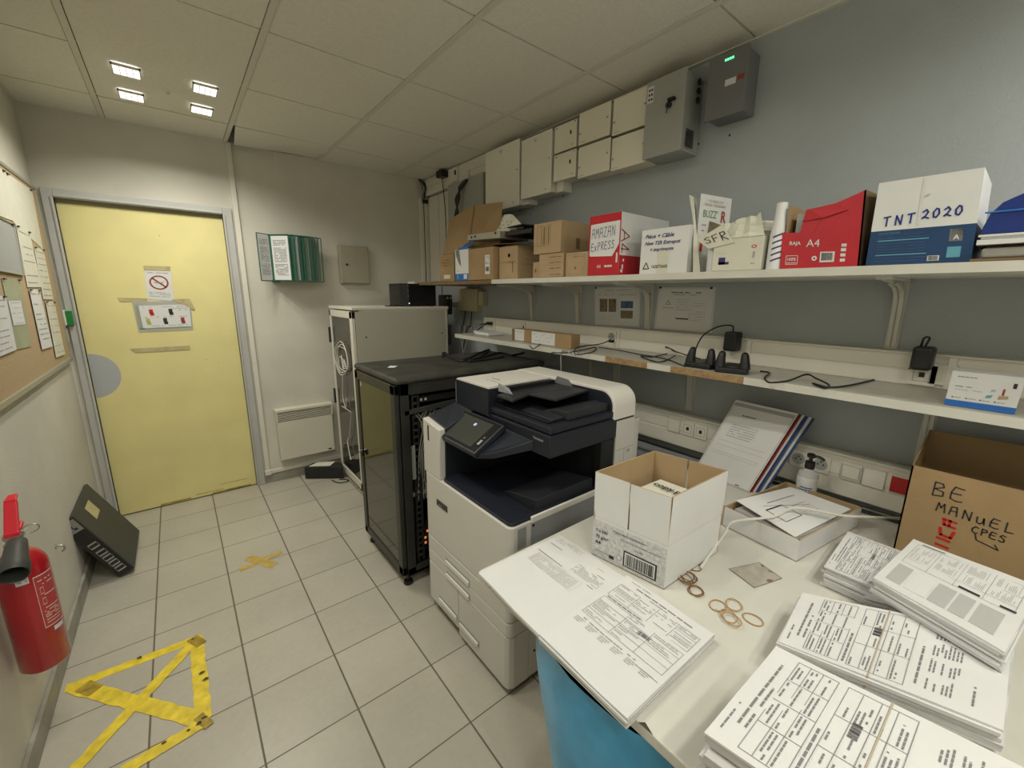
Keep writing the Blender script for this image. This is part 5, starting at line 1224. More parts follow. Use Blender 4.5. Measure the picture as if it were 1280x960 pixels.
# ADF white shell: arch extruded along x, cut away at the front middle
def arch(ya, yb, x0, x1, z0, z1, ra, rb, mt, t=.0):
    pr = [(ya, z0)]
    for k in range(7):
        a = math.radians(0+90*k/6); pr.append((ya-ra+ra*math.cos(a), z1-ra+ra*math.sin(a)))
    for k in range(9):
        a = math.radians(90+90*k/8); pr.append((yb+rb+rb*math.cos(a), z1-rb+rb*math.sin(a)))
    pr.append((yb, z0))
    m = MB(mt); m.slab([(x0, y, z) for y, z in pr], (x1-x0, 0, 0)); return m
arch(PY1, -2.275, SXF-.004, 1.86, 1.0, 1.128, .025, .001, 'printer_shell').build('feeder_cover', e, bevel=.004)
m = MB('navy'); m.box(SXF-.009, SXF-.003, -2.279, PY1-.010, 1.003, 1.119); m.box(SXF-.003, 1.85, -2.279, -2.2752, 1.003, 1.119); m.build('feeder_front', e, bevel=.001)
arch(PY1, PY0, 1.845, PX1+.006, 1.002, 1.130, .025, .07, 'printer_shell').build('rear_arch', e, bevel=.004)
a_ = arch(-2.276, PY0+.01, 1.838, 1.845, 1.042, 1.118, .001, .06, 'navy').build('arch_face', e)
m = MB('ink_soft'); f = lambda u, v: V(SXF+.05+v*.05, -2.14-u*.1, 1.1288)
words(m, f, 0, .9, .6, .12, 'ink_soft', .9, wl=(.1, .2)); m.rect(f, -.1, 1.3, .55, 1.42, 'sign_red'); m.build('feeder_marking', e)
# feeder input tray
m = MB('navy_tray'); zt = 1.105
q = [at(px, py, z=zt) for px, py in ((621, 493), (641, 500), (662, 492), (695, 501), (748, 485), (712, 477.5), (676, 481), (660, 484))]
q[4].z = q[3].z = 1.112
m.slab(q, (0, 0, -.012)); m.build('feeder_tray', e, bevel=.004)
m = MB('steel'); g0 = [at(624, 484, z=1.125), at(636, 491, z=1.115), at(642, 497, z=1.107), at(622, 492, z=1.107)]
m.slab([V(1.52, -2.29, 1.107), V(1.53, -2.37, 1.107), V(1.53, -2.345, 1.128), V(1.52, -2.29, 1.142)], (.004, 0, 0), 'printer_grey'); m.build('paper_guide', e); m = MB('slate_metal'); m.slab([V(1.84, -2.30, 1.107), V(1.84, -2.42, 1.107), V(1.84, -2.39, 1.135), V(1.84, -2.32, 1.14)], (-.004, 0, 0), 'slate_metal'); m.build('paper_guide', e)
m = MB('navy_dark'); m.box(SXF+.03, 1.84, -2.60, -2.276, 1.042, 1.052); m.slab([(1.60, -2.45, 1.043), (1.60, -2.62, 1.043), (1.60, -2.62, 1.075), (1.60, -2.55, 1.075)], (.235, 0, 0), 'navy_tray'); m.slab([(1.52, -2.32, 1.044), (1.52, -2.60, 1.044), (1.54, -2.60, 1.056), (1.54, -2.32, 1.05)], (.06, 0, 0), 'navy_tray'); m.build('feeder_output', e, bevel=.003)
m = MB('navy_dark'); m.box(1.53, 1.83, -2.31, -2.277, 1.06, 1.122); m.build('feed_slot', e)
# control panel
pa, pb_, pc, pd = V(1.315, -2.105, .912), V(1.315, -2.408, .912), V(1.462, -2.408, 1.000), V(1.462, -2.118, 1.000)
cp = MB('navy'); cp.slab([pa, pb_, pc, pd], V(.012, 0, -.022)); cp.build('control_panel', e, bevel=.004)
nn = (pb_-pa).cross(pd-pa).normalized(); nn = nn if nn.z > 0 else -nn
f = Q(pa, pb_, pc, pd, nn*.0012); m = MB('screen'); m.rect(f, .03, .06, .97, .95, 'black_gloss'); f2 = Q(pa, pb_, pc, pd, nn*.0018); m.rect(f2, .06, .12, .84, .88, 'screen')
f3 = Q(pa, pb_, pc, pd, nn*.0024); 
m.rect(f3, .50, .66, .55, .74, 'screen_ui'); m.text(f2, .89, .45, .12, 'o', 'ink_soft', sx=1.8)
m.rect(f2, .89, .25, .93, .4, 'steel'); m.build('touch_screen', e)
m = MB('navy'); hp_ = [V(1.335, -2.165, .885), V(1.335, -2.40, .885), V(1.37, -2.47, .90), V(SXF+.01, -2.56, .935), V(SXF+.01, -2.165, .935)]; hq_ = [V(1.335, -2.165, .90), V(1.335, -2.40, .90), V(1.37, -2.47, .925), V(SXF+.01, -2.56, .975), V(SXF+.01, -2.165, .985)]
m.add(hp_+hq_, [[4, 3, 2, 1, 0], [5, 6, 7, 8, 9]]+[[i, (i+1) % 5, 5+(i+1) % 5, 5+i] for i in range(5)]); m.build('panel_housing', e, bevel=.003)

# ================================================================== TABLE
TZ = .742; TX0 = 1.068; TY1 = -2.788
e = empty('work_table', (1.75, -3.6, 0), 'white laminate table with chipped edge covered in papers', 'table')
r = .02; out = [(TX0+r-r*math.cos(a), TY1-r+r*math.sin(a)) for a in [math.radians(k*15) for k in range(7)]]
xy = [(XR-.07, -4.45), (XR-.07, TY1)]+out[::-1]+[(TX0, -4.45)]
xy = [(TX0, -4.45), (XR-.016, -4.45), (XR-.016, TY1)]+out[::-1]
m = MB('shelf_white'); m.hexa(xy, TZ-.026, TZ-.0005); m.build('table_top', e, bevel=.003)
m = MB('wood'); 
ch = MB('chipboard')
for k in range(26):
    y = TY1-.05-k*.018*random.uniform(.8, 1.2); w_ = random.uniform(.003, .010)
    ch.box(TX0-.0008, TX0+.003, y-w_, y, TZ-.006+random.uniform(-.003, .0), TZ+.0003)
ch.add([(TX0-.001, -3.322, TZ+.0006), (TX0+.009, -3.33, TZ+.0006), (TX0+.0, -3.352, TZ+.0006)], [[0, 1, 2]], 'soot_and_shade')
ch.build('chipped_edge', e)['kind'] = 'stuff'
for (x, y) in ((1.285, -2.955), (XR-.12, TY1-.05), (1.20, -4.38), (XR-.12, -4.38)):
    MB('wood').box(x-.022, x+.022, y-.022, y+.022, 0, TZ-.026).build('leg', e, bevel=.003)
# blue bag hanging below
m = MB('bag_blue'); n = 40; rings = []
for j in range(15):
    t = j/14; zz = TZ-.03-t*.56; ring = []
    for k in range(n):
        a = 2*math.pi*k/n
        rx = (.115-.02*t)*(1+.035*math.sin(5*a+3*t)+.02*math.sin(11*a+7*t)); ry = (.245-.20*t*t)*(1+.03*math.sin(4*a+2*t)+.02*math.sin(9*a-5*t))
        if t < .12: rx *= .96; ry *= .97
        if t > .9: rx *= 1-.5*(t-.9)*5; ry *= 1-.5*(t-.9)*5
        ring.append(V(1.165+rx*math.cos(a), -3.205+ry*math.sin(a), zz+.006*math.sin(7*a)))
    rings.append(ring)
vs = [p for rg in rings for p in rg]
m.add(vs, [[j*n+k, j*n+(k+1) % n, (j+1)*n+(k+1) % n, (j+1)*n+k] for j in range(14) for k in range(n)]+[[14*n+k for k in range(n)]])
tag(m.build('waste_bag', smooth=True), 'large blue plastic waste bag hanging under the white table', 'bag')

# ------------------------------------------------------------------ paperwork
def form(m, f, seed=0, dense=1.0, u0=.05, v0=.40, tone='ink_soft', dark='ink_mid', lower=True, bar=True):
    """a printed delivery form: ruled boxes and rows of tiny print"""
    st = random.getstate(); random.seed(seed)
    sx = .71
    words(m, f, .1, .35, .965, .008, tone, .7); words(m, f, .2, .85, .925, .011, dark, 1, wl=(.05, .12)); words(m, f, .2, .6, .895, .010, tone)
    rows = [.875, .82, .765, .70, .66, .60, .53, .47, .40]
    for v in rows: m.stroke(f, [(u0, v), (.95, v)], .0028, dark, sx)
    for u in (u0, .30, .52, .74, .95): m.stroke(f, [(u, rows[0]), (u, rows[3])], .0028, dark, sx)
    for u in (u0, .38, .66, .95): m.stroke(f, [(u, rows[4]), (u, rows[-1])], .0028, dark, sx)
    cols = [(u0, .30), (.30, .52), (.52, .74), (.74, .95)]
    for i in range(3):
        for (a, b) in cols:
            for k in range(2):
                if random.random() < .8: words(m, f, a+.015, b-.015, rows[i]-.014-k*.018, .008, tone, .85, wl=(.02, .05))
    words(m, f, u0+.02, .5, .68, .011, dark, 1, wl=(.04, .09))
    for i in range(4, 8):
        for (a, b) in ((u0, .38), (.38, .66), (.66, .95)):
            for k in range(2 if rows[i]-rows[i+1] < .065 else 3):
                if random.random() < .75: words(m, f, a+.015, random.uniform(a+.1, b-.015), rows[i]-.013-k*.018, .008, tone, .85, wl=(.02, .05))
    if bar:
        g = lambda u, v: f(u, v)
        barcode(m, f, .55, .555, .68, .592, 'ink')
    if lower:
        words(m, f, .12, .60, .355, .011, dark, 1, wl=(.05, .1))
        for k in range(8):
            for c in range(4):
                if random.random() < .9: words(m, f, .10+.21*c, .10+.21*c+random.uniform(.08, .17), .31-k*.017, .008, tone, .95, wl=(.03, .06))
        words(m, f, .1, .3, .12, .01, tone)
    random.setstate(st)
def pile(name, corners, z0, lb, layers=6, jit=.004, curl=0, prints=None, cat='paper pile', top_mt='paper', band=None, droop=0, group=None):
    """corners: top surface (u,v)=(0,0),(1,0),(1,1),(0,1)"""
    A, B, C_, D_ = [V(p) for p in corners]; cen = (A+B+C_+D_)/4
    e = empty(name, (cen.x, cen.y, z0), lb, cat, group)
    m = MB('paper_side'); zt = min(p.z for p in (A, B, C_, D_)); 
    for k in range(layers):
        za, zb = z0+(zt-.002-z0)*k/layers, z0+(zt-.002-z0)*(k+.93)/layers
        o = V(random.uniform(-jit, jit), random.uniform(-jit, jit), 0); rot = random.uniform(-jit, jit)*2
        xy = []
        for p in (A, B, C_, D_):
            d = p-cen; xy.append((cen.x+o.x+d.x*math.cos(rot)-d.y*math.sin(rot), cen.y+o.y+d.x*math.sin(rot)+d.y*math.cos(rot)))
        m.hexa(xy if orient(xy) else xy[::-1], za, zb, 'paper_side' if k % 2 else 'paper')
    m.build('sheets', e)
    n = 14
    fb = Q(A, B, C_, D_)
    def f(u, v):
        p = fb(u, v); w = curl*(abs(2*u-1)**3)*.5+droop*(-(max(0, v-.75)/.25)**2)*.8+.0012*math.sin(u*7+v*5)
        return p+V(0, 0, w)
    m = MB(top_mt)
    for i in range(n):
        for j in range(n): m.quad(f(i/n, j/n), f((i+1)/n, j/n), f((i+1)/n, (j+1)/n), f(i/n, (j+1)/n))
    for i in range(n):
        for (p, q) in ((f(i/n, 0), f((i+1)/n, 0)), (f((i+1)/n, 1), f(i/n, 1)), (f(1, i/n), f(1, (i+1)/n)), (f(0, (i+1)/n), f(0, i/n))): m.quad(V(p.x, p.y, zt-.003), V(q.x, q.y, zt-.003), q, p)
    if prints:
        g = lambda u, v: f(u, v)+V(0, 0, .0007); 
        prints(m, g)
    m.build('top_sheet', e)
    if band is not None:
        b = MB('band_beige'); P_ = [f(u, band)+V(0, 0, .0012) for u in [i/20 for i in range(21)]]
        P_ += [V(f(1, band).x, f(1, band).y, z0+.003)]; P_ = [V(f(0, band).x, f(0, band).y, z0+.003)]+P_
        b.tube(P_, .0012, n=6); b.build('rubber_band', e)
    return e, f
def orient(xy): return sum(xy[i][0]*xy[(i+1) % 4][1]-xy[(i+1) % 4][0]*xy[i][1] for i in range(4)) > 0
T0 = TZ+.0005
# flat stack 1 (left, faint)
zt = T0+.006
pL = [at(px, py, z=zt) for px, py in ((598, 716), (676, 796), (782, 722), (700, 668))]
# page reads along -y: u from far (+y) to near, v top = +x side
def faint(m, g):
    for u in (.10, .30, .46): pass
    m.rect(g, .05, .90, .80, .906, 'ink_soft')
    for (v, u1) in ((.83, .88), (.66, .9)): m.rect(g, .06, v-.004, u1, v+.004, 'ink_mid')
    for k in range(7): words(m, g, .55, .92, .80-k*.018, .007, 'ink_soft', .8)
    for k in range(5): words(m, g, .08, .45, .965-k*.014, .006, 'ink_faint', .7)
    for k in range(9): words(m, g, .12, .75, .62-k*.016, .007, 'ink_faint', .9)
    for c in range(5): m.stroke(g, [(.14+.13*c, .64), (.14+.13*c, .50)], .002, 'ink_faint', .7)
    m.frame(g, .12, .49, .78, .64, .002, 'ink_faint', .7)
pile('paper_sheets', pL, T0, 'thin pile of faintly printed sheets at the far left corner of the table', 2, .001, 0, faint)
zt = T0+.022
pB = [at(px, py, z=zt) for px, py in ((674, 793), (784, 899), (893, 793), (784, 719))]
def bright(m, g):
    form(m, g, 3, v0=.4, lower=False)
    words(m, g, .12, .75, .36, .012, 'ink_soft'); 
    for c in range(6): words(m, g, .06+.15*c, .17+.15*c, .335-.0*c, .008, 'ink_soft', 1, wl=(.02, .04)); words(m, g, .06+.15*c, .15+.15*c, .318, .008, 'ink_soft', 1, wl=(.02, .04)); words(m, g, .06+.15*c, .13+.15*c, .301, .008, 'ink_soft', 1, wl=(.02, .04))
    m.rect(g, .75, .33, .97, .335, 'ink_mid'); words(m, g, .70, .8, .05, .01, 'ink_mid')
pile('paper_stack', pB, T0, 'white stack of printed forms lying in front of the tall white carton', 6, .003, .002, bright)
# right-hand bundles
zA = .880
pA_ = [at(px, py, z=zA) for px, py in ((880, 916), (970, 808))]
A1, A0 = pA_[1], pA_[0]
wv = (A1-A0); dn = V(.045, -.315, 0)
A0b, A1b = A0+dn, A1+dn
pile('form_bundle', [A0b, A1b, A1, A0], T0, 'nearest tall bundle of printed forms at the bottom edge of the picture', 12, .007, .004, lambda m, g: form(m, g, 11, tone='ink_mid', dark='ink_mid'), 'paper bundle', band=.50, droop=0)
zB = .815
B0, B1 = at(973, 802, z=zB), at(1003, 741, z=zB); dn = at(1254, 914, z=zB)-B0; dn2 = at(1266, 796, z=zB)-B1
pile('form_bundle', [B0+dn, B1+dn2, B1, B0], T0, 'bundle of printed forms with a rubber band behind the nearest bundle', 9, .006, .003, lambda m, g: form(m, g, 12, tone='ink_mid', dark='ink_mid'), 'paper bundle', band=.55)
# sheets between A and B
zz_ = .80
q = [at(px, py, z=zz_) for px, py in ((1300, 958), (1262, 905), (1040, 838), (1032, 856))]
# bundle C (small, far left)
zC = .80
C0, C1 = at(1030, 708, z=zC), at(1060, 664, z=zC); C3 = at(1100, 738, z=zC); C2 = at(1128, 690, z=zC); 
C3 = C0+(C3-C0)*1.5; C2 = C1+(C2-C1)*1.5
pile('form_bundle', [C3, C2, C1, C0], T0, 'small bundle of printed forms right of the open white tray', 7, .007, .002, lambda m, g: form(m, g, 13, tone='ink_mid', dark='ink_mid'), 'paper bundle')
zE = .775
E0 = [at(px, py, z=zE) for px, py in ((1078, 752), (1090, 733), (1150, 752), (1290, 800))]
F0, F1 = at(1082, 747, z=zE), at(1098, 722, z=zE); dn = at(1262, 798, z=zE)-F0
pile('form_bundle', [F0+dn, F1+dn*1.05, F1, F0], T0, 'low bundle of forms half hidden under the greyish right bundle', 5, .005, 0, lambda m, g: form(m, g, 14, tone='ink_mid', dark='ink_mid', bar=False), 'paper bundle')
zD = .858
D0, D1, D2, D3 = at(1092, 722, z=zD), at(1142, 674, z=zD), at(1300, 735, z=zD), at(1256, 816, z=zD)
def greyform(m, g):
    # v runs down the long side; blocks of grey text near u small
    for k, (a, b) in enumerate(((.80, .93), (.60, .77), (.44, .58), (.30, .42), (.10, .27))):
        m.rect(g, .10, a, .42, b, 'print_grey' if k in (0, 2, 4, 3) else 'paper')
        if k == 1:
            for i in range(16): m.rect(g, .12, a+.004+i*.0103, .40-random.uniform(0, .1), a+.009+i*.0103, 'ink_soft')
        else:
            for i in range(int((b-a)/.0105)): m.rect(g, .12, a+.003+i*.0105, .40-random.uniform(0, .05), a+.007+i*.0105, 'ink_faint')
    for v in (.93, .72, .50, .28, .06): m.stroke(g, [(.48, v), (.92, v)], .003, 'ink_mid')
    for u in (.48, .58, .74, .92): m.stroke(g, [(u, .93), (u, .06)], .003, 'ink_mid')
    for v0 in (.74, .52, .30, .08):
        for i in range(14):
            if random.random() < .8: m.rect(g, .60, v0+.01+i*.012, .60+random.uniform(.05, .13), v0+.014+i*.012, 'ink_soft')
            if random.random() < .6: m.rect(g, .76, v0+.01+i*.012, .76+random.uniform(.05, .15), v0+.014+i*.012, 'ink_soft')
    m.rect(g, .49, .46, .52, .30, 'ink'); m.rect(g, .49, .16, .52, .05, 'ink'); m.rect(g, .94, .70, .96, .9, 'ink_mid')
pile('form_bundle', [D3, D2, D1, D0], .817, 'upper right bundle of forms with grey text blocks in front of the brown box', 8, .006, .003, greyform, 'paper bundle')
G0 = [at(px, py, z=.85) for px, py in ((1130, 685), (1150, 670), (1178, 680), (1160, 695))]
# ------------------------------------------------------------------ tall white carton
P0, P1, P2 = V(1.39, -2.935), V(1.421, -3.156), V(1.70, -3.166)
P3 = P0+(P2-P1)
e = empty('paper_carton', (1.55, -3.05, T0), 'tall open white copy paper carton with barcode standing on the table', 'carton')
zc0, zf, zt_ = T0, .870, 1.01
def wall(m, a, b, z0, z1, t=.004, mo='carton_white', mi='cardboard_in', flare=0):
    a, b = V(a.x, a.y, 0), V(b.x, b.y, 0); d = (b-a).normalized(); n = V(d.y, -d.x, 0)      # outward normal (a->b has outside at right)
    A0, B0 = a+V(0, 0, z0), b+V(0, 0, z0); A1, B1 = a+V(0, 0, z1)+n*flare, b+V(0, 0, z1)+n*flare
    m.quad(A0, B0, B1, A1, mo); i = -n*t; m.quad(B0+i, A0+i, A1+i, B1+i, mi); m.quad(A1, B1, B1+i, A1+i, mi); m.quad(A0, A1, A1+i, A0+i, mi); m.quad(B1, B0, B0+i, B1+i, mi)
    return Q(A0, B0, B1, A1, n*.0008)
m = MB('carton_white'); m.slab([V(p.x, p.y, zc0) for p in (P0, P1, P2, P3)], (0, 0, .003), 'cardboard_in')
f = wall(m, P0, P1, zc0, zf); wall(m, P1, P2, zc0, zf); wall(m, P2, P3, zc0, zf); wall(m, P3, P0, zc0, zf); m.build('carton', e)
m = MB('carton_print'); m.rect(f, 0, .02, 1, .93); g = lambda u, v: f(u, v)+V(-.0008, 0, 0)
m.text(g, .30, .80, .085, 'Papier blanc multifonction', 'ink', sx=1.8, wscale=.9, shear=.1); words(m, g, .4, .75, .70, .03, 'ink_soft')
m.text(g, .05, .66, .10, '5 x 500', 'ink', sx=1.8, bold=.02); m.text(g, .05, .50, .11, '75 g/m²', 'ink', sx=1.8, bold=.02); m.text(g, .05, .35, .12, 'A4', 'ink', sx=1.8, bold=.03)
words(m, g, .05, .26, .18, .03, 'ink_soft'); m.rect(g, .26, .12, .33, .2, 'ink'); m.disc(g, .40, .24, .055, 'paper', sx=1.8); m.ring(g, .40, .24, .06, .012, 'ink_mid', sx=1.8)
m.rect(g, .46, .10, .90, .48, 'ink'); h_ = lambda u, v: g(u, v)+V(-.0006, 0, 0); m.rect(h_, .48, .13, .88, .45, 'paper'); k_ = lambda u, v: g(u, v)+V(-.0012, 0, 0); barcode(m, k_, .50, .15, .86, .42)
m.text(g, .6, .56, .06, '1050490', 'ink_mid', sx=1.8); words(m, g, .72, .98, .70, .025, 'ink_soft'); m.build('printed_band', e)
def flap(a, b, w, fl=0):
    m = MB('carton_white'); f = wall(m, a, b, zf+.0005, zt_, flare=fl); m.build('flap', e)
lerp = lambda a, b, t: V(a.x+(b.x-a.x)*t, a.y+(b.y-a.y)*t)
flap(P0, lerp(P0, P1, .485), 0, .004); flap(lerp(P0, P1, .505), P1, 0, .008); flap(P1, P2, 0, .002); flap(P2, lerp(P2, P3, .49), 0, 0); flap(lerp(P2, P3, .51), P3, 0, 0); flap(P3, P0, 0, .0)
m = MB('paper_cream'); q = [V(lerp(P1, P2, .75).x, P1.y+.03, .86), V(P2.x-.02, P2.y+.02, .89), V(P3.x-.02, P3.y-.03, .89), V(1.50, -2.97, .86)]
cc_ = (P0+P2)/2
q = [V(cc_.x-.10, cc_.y-.07, .90), V(cc_.x+.12, cc_.y-.085, .90), V(cc_.x+.115, cc_.y+.07, .90), V(cc_.x-.11, cc_.y+.085, .90)]
m.slab([V(p.x, p.y, T0+.004) for p in q], (0, 0, .178), 'paper_cream')
g = Q(V(cc_.x+.09, cc_.y+.08, .8855), V(cc_.x+.09, cc_.y-.08, .8855), V(cc_.x+.115, cc_.y-.08, .8855), V(cc_.x+.115, cc_.y+.08, .8855))
m.text(P(V(cc_.x+.055, cc_.y+.06, .9300), V(0, -1, 0), V(1, 0, 0)), 0, 0, .034, 'copy.pap', 'ink', bold=.03)
tag(m.build('paper_ream'), 'wrapped ream of copy paper inside the tall white carton', 'paper ream')
# ------------------------------------------------------------------ open tray box
Q0, Q1 = V(1.868, -3.10), V(1.838, -3.333); Q2 = V(2.235, -3.395); Q3 = Q0+(Q2-Q1)*.97
e = empty('open_tray_box', (2.04, -3.25, T0), 'shallow open white cardboard lid with papers inside, right of the tall carton', 'tray box')
m = MB('carton_white'); m.slab([V(p.x, p.y, T0) for p in (Q0, Q1, Q2, Q3)], (0, 0, .003), 'cardboard_in'); zq = .812
for a, b in ((Q0, Q1), (Q1, Q2), (Q2, Q3), (Q3, Q0)): wall(m, a, b, T0, zq, .005)
m.build('tray', e)
cen = (Q0+Q2)/2
m = MB('paper'); g = Q(V(Q1.x+.03, Q1.y+.02, .800), V(Q2.x-.05, Q2.y+.02, .812), V(Q3.x-.05, Q3.y-.03, .815), V(Q0.x+.045, Q0.y-.02, .825)); 
m.slab([V(*(g(u, v)[:2]), T0+.0035) for u, v in ((0, 0), (1, 0), (1, 1), (0, 1))], (0, 0, .05), 'paper_side'); [m.slab([g(i/6, j/6), g((i+1)/6, j/6), g((i+1)/6, (j+1)/6), g(i/6, (j+1)/6)], (0, 0, .002)) for i in range(6) for j in range(6)]; g2 = lambda u, v: g(u, v)+V(0, 0, .0028)
m.stroke(g2, [(.20, .72), (.72, .42)], .006, 'ink'); m.frame(g2, .15, .28, .42, .62, .012, 'ink', 1.4); m.rect(g2, .15, .60, .42, .625, 'ink')
words(m, g2, .30, .80, .75, .018, 'ink_mid', 1); words(m, g2, .50, .75, .52, .014, 'ink_soft')
for v in (.44, .38, .33, .28): words(m, g2, .48, .74, v, .012, 'ink_faint')
tag(m.build('printed_notice'), 'printed white sheets with a black square frame inside the open lid', 'papers')
m = MB('cable_white')
m.tube([V(1.58, -3.175, T0+.004), at(905, 668, z=.79), at(917, 652, z=.822), V(Q0.x+.02, -3.24, .828), V(2.0, -3.27, .835), at(1050, 644, z=.835), at(1080, 646, z=.83), at(1125, 648, z=.79)], .004, n=6, smooth_n=8)
tag(m.build('white_strap', smooth=True), 'thin white cable running over the open lid across the table', 'cable')
# pump bottle
bx, by = 2.27, -3.222
e = empty('pump_bottle', (bx, by, T0), 'clear hand gel bottle with black pump beside the red socket trunking', 'bottle')
m = MB('bottle_clear'); m.lathe([(.030, 0), (.033, .004), (.033, .115), (.030, .128), (.016, .136), (.013, .140), (.013, .15)], (bx, by, T0), n=32); m.build('bottle', e, smooth=True)
a0 = math.atan2(CAMC.y-by, CAMC.x-bx); m = MB('paper'); bc = lambda a, zz, r=.0336: V(bx+r*math.cos(a), by+r*math.sin(a), T0+zz)
for k in range(16): t0, t1 = a0-1.3+2.6*k/16, a0-1.3+2.6*(k+1)/16; m.quad(bc(t0, .015), bc(t1, .015), bc(t1, .112), bc(t0, .112))
g = lambda u, v: bc(a0-1.0+2.0*u, .02+.088*v, .034)
m.rect(g, .12, .80, .88, .88, 'ink_red'); 
for v, w_ in ((.62, .3), (.52, .4), (.42, .36), (.25, .42), (.16, .35)): words(m, g, .5-w_, .5+w_, v, .05, 'ink_blue', .95, wl=(.08, .16))
m.build('label', e)
m = MB('black'); m.lathe([(.015, .142), (.016, .146), (.016, .168), (.010, .170), (.006, .171), (.006, .185), (.013, .186), (.014, .196), (.010, .199)], (bx, by, T0), n=20); m.tube([(bx, by, T0+.192), (bx-.004, by-.028, T0+.194), (bx-.006, by-.042, T0+.186)], .0055, n=8, smooth_n=3); m.build('pump', e, smooth=True)
# leaning plastic sleeves
br_, tr_, tl = V(2.195, -3.056, T0+.002), at(998, 517, x=2.315), at(920, 498.5, x=2.345)
bl = br_+(tl-tr_); bl.z = T0+.002; tl.z = tr_.z; bl.x, bl.y = (br_+(tl-tr_)).x, (br_+(tl-tr_)).y
e = empty('document_holder', (2.25, -2.95, T0), 'leaning set of plastic sleeves with red and blue backs on the table', 'document holder')
nn = (br_-bl).cross(tl-bl).normalized(); nn = nn if nn.x > 0 else -nn
for k, (mt, off, w0, sh) in enumerate((('paper_grey', .003, 0, 0), ('page_gloss', .001, 0, 0), ('binder_red', .012, .006, .006), ('paper', .020, .01, .012), ('binder_blue', .030, .012, .022), ('paper', .040, .012, .03), ('binder_blue', .047, .01, .036))):
    o = nn*off+V(0, -sh, 0); q = [bl+o, br_+o, tr_+o, tl+o]; ml = min(p.z for p in q)-T0-.001
    for p in q[:2]: p.z = T0+.001
    m = MB(mt); m.slab(q, nn*(.006 if k > 1 else .0012))
    if k == 1:
        f = Q(*q, -nn*.0008); words(m, f, .22, .5, .83, .016, 'ink_mid')
        for v in (.70, .67, .64, .61, .58, .55): words(m, f, .18, .62, v, .009, 'ink_soft', .95)
        for v in (.48, .42, .34, .31): words(m, f, .1, .9, v, .006, 'ink_faint', 1)
        m.frame(f, .02, .01, .98, .97, .006, 'paper_grey', .75); m.rect(f, .02, .93, .98, .97, 'paper_grey'); m.rect(f, .75, .02, .82, .03, 'ink')
    m.build(('clear_sleeve', 'front_page', 'red_divider', 'page', 'blue_divider', 'page', 'back_cover')[k], e)
# brown marked box
b0 = V(2.12, -3.50); bR = V(2.12, -3.95)
e = empty('cardboard_box', (2.27, -3.7, T0), 'large open brown cardboard box with black handwriting and red stamp on the table', 'box')
zb = 1.03; m = MB('cardboard'); xs, xe = 2.125, 2.365
m.box(xs, xe, -3.95, -3.50, T0, T0+.004)
def bw(a, b, z0, z1, z2=None):
    z2 = z2 or z1; a, b = V(a), V(b); d = (b-a).normalized(); n = V(d.y, -d.x, 0)*-.004
    m.add([a+V(0, 0, z0), b+V(0, 0, z0), b+V(0, 0, z2), a+V(0, 0, z1), a+n+V(0, 0, z0), b+n+V(0, 0, z0), b+n+V(0, 0, z2), a+n+V(0, 0, z1)], [[0, 1, 2, 3], [7, 6, 5, 4], [3, 2, 6, 7], [0, 3, 7, 4], [1, 5, 6, 2], [0, 4, 5, 1]])
bw((xs, -3.50, 0), (xs, -3.95, 0), T0, zb); bw((xe, -3.50, 0), (xs, -3.50, 0), T0, zb+.06, zb); bw((xe, -3.95, 0), (xe, -3.50, 0), T0, zb+.07, zb+.06); bw((xs, -3.95, 0), (xe, -3.95, 0), T0, zb)
m.build('carton', e)
m = MB('ink'); f = lambda u, v: V(xs-.001, -3.50-u, T0+v)
h = .288
m.hand(f, .050, .215, .040, 'BE', .0032, 'ink', .95, slope=-.02); m.hand(f, .068, .172, .026, 'MANuEL', .0032, 'ink', .98, slope=-.03)
m.hand(f, .142, .140, .019, 'CPES', .003, 'ink', .85, slope=-.05); m.stroke(f, [(.150, .137), (.154, .122), (.195, .112), (.187, .124)], .003, 'ink'); m.build('handwriting', e); m = MB('ink_red')
for k in range(2):
    pass
# red stamp, sideways letters
m.stroke(f, [(.085, .155), (.112, .152)], .006, 'ink_red'); m.stroke(f, [(.088, .152), (.090, .138), (.112, .136)], .007, 'ink_red'); m.stroke(f, [(.10, .155), (.10, .138)], .006, 'ink_red')
m.stroke(f, [(.084, .126), (.088, .106), (.108, .104), (.112, .124)], .007, 'ink_red'); m.stroke(f, [(.083, .095), (.108, .092)], .007, 'ink_red'); m.stroke(f, [(.083, .075), (.108, .072)], .007, 'ink_red')
m.build('red_stamp', e)
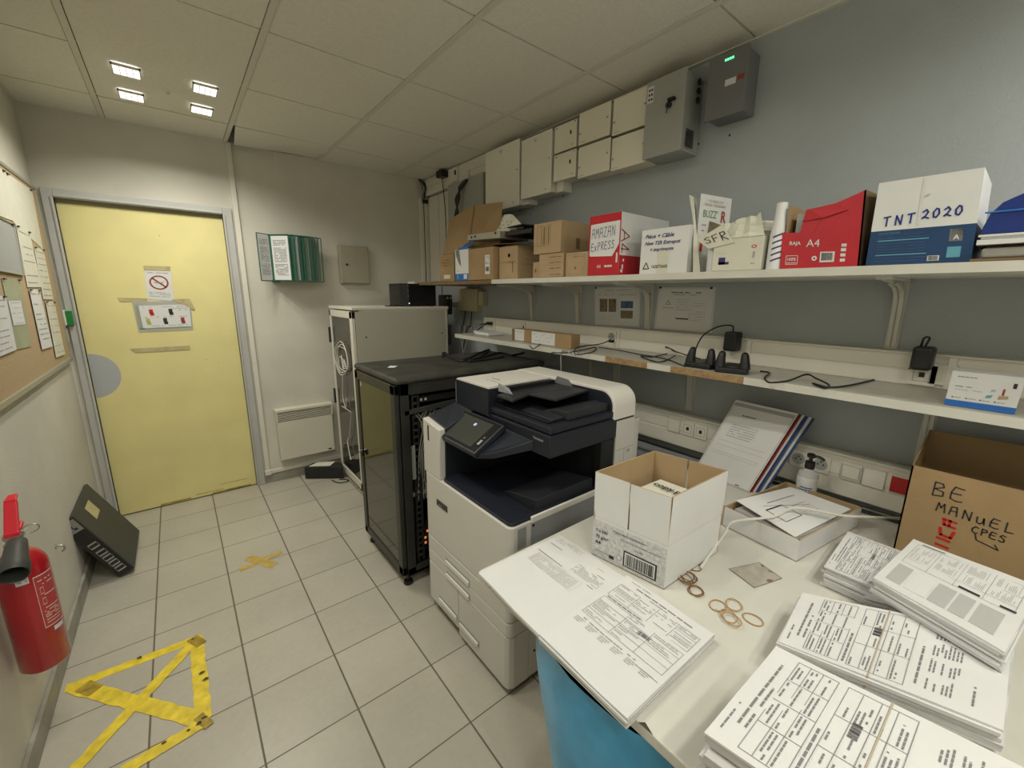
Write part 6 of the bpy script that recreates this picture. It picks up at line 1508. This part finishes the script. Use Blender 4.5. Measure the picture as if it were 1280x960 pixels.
# stained square card
q = [at(px, py, z=T0+.0006) for px, py in ((911, 711), (949, 703), (978, 723), (943, 735))]
m = MB('stain'); m.slab(q, (0, 0, .0006)); f = Q(*q, V(0, 0, .001)); m.poly([f(.55, 1.0), f(.72, .95), f(.6, .85), f(.5, .9)], 'cardboard_dark'); m.poly([f(.97, .1), f(1, .3), f(.9, .25)], 'cardboard_dark'); m.poly([f(.93, .45), f(.98, .7), f(.9, .55)], 'cardboard_dark'); m.frame(f, .01, .01, .99, .99, .015, 'photo_brown')
tag(m.build('paper_square'), 'small stained see-through square lying on the table before the open lid', 'card')
m = MB('stain'); q = at(895, 763, z=T0+.0005); m.box(q.x-.004, q.x+.004, q.y-.003, q.y+.003, T0, T0+.002); tag(m.build('paper_scrap'), 'tiny pale scrap left of the right group of rubber bands', 'scrap')
# rubber bands
def band(px, py, rx, ry, lb, grp, mt='rubber_tan', zz=0, rot=0):
    c = at(px, py, z=T0+.0015+zz); m = MB(mt)
    m.tube([c+V(rx*math.cos(a)*math.cos(rot)-ry*math.sin(a)*math.sin(rot), rx*math.cos(a)*math.sin(rot)+ry*math.sin(a)*math.cos(rot), .0006*math.sin(2*a)) for a in [2*math.pi*k/32 for k in range(32)]], .0014, mt, n=6, closed=True)
    tag(m.build('rubber_band', smooth=True), lb, 'rubber band', grp)
r1 = .020
band(869, 709, .019, .016, 'single rubber band next to the tall white carton', None, 'rubber_brown')
for k, (px, py) in enumerate(((858, 721), (862, 722), (856, 723), (860, 720))): band(px, py, .026, .018, 'brown rubber band in the dense cluster by the white carton', 'dense cluster of rubber bands', 'rubber_brown', .002*k, .5*k)
band(869, 738, .021, .017, 'brown rubber band just below the dense cluster', 'two bands below the dense cluster', 'rubber_brown'); band(871, 739, .02, .017, 'brown rubber band just below the dense cluster', 'two bands below the dense cluster', 'rubber_brown', .002, .6)
for k, (px, py, lb) in enumerate(((897, 757, 'tan rubber band at the left of the right group'), (917.5, 756, 'tan rubber band at the top of the right group'), (911, 770, 'tan rubber band in the middle of the right group, upper'), (915, 774, 'tan rubber band in the middle of the right group, lower'), (941, 774, 'tan rubber band at the far right of the right group'))):
    band(px, py, .022, .018, lb, 'right group of rubber bands', 'rubber_tan', .0018*(k % 4), .4*k)
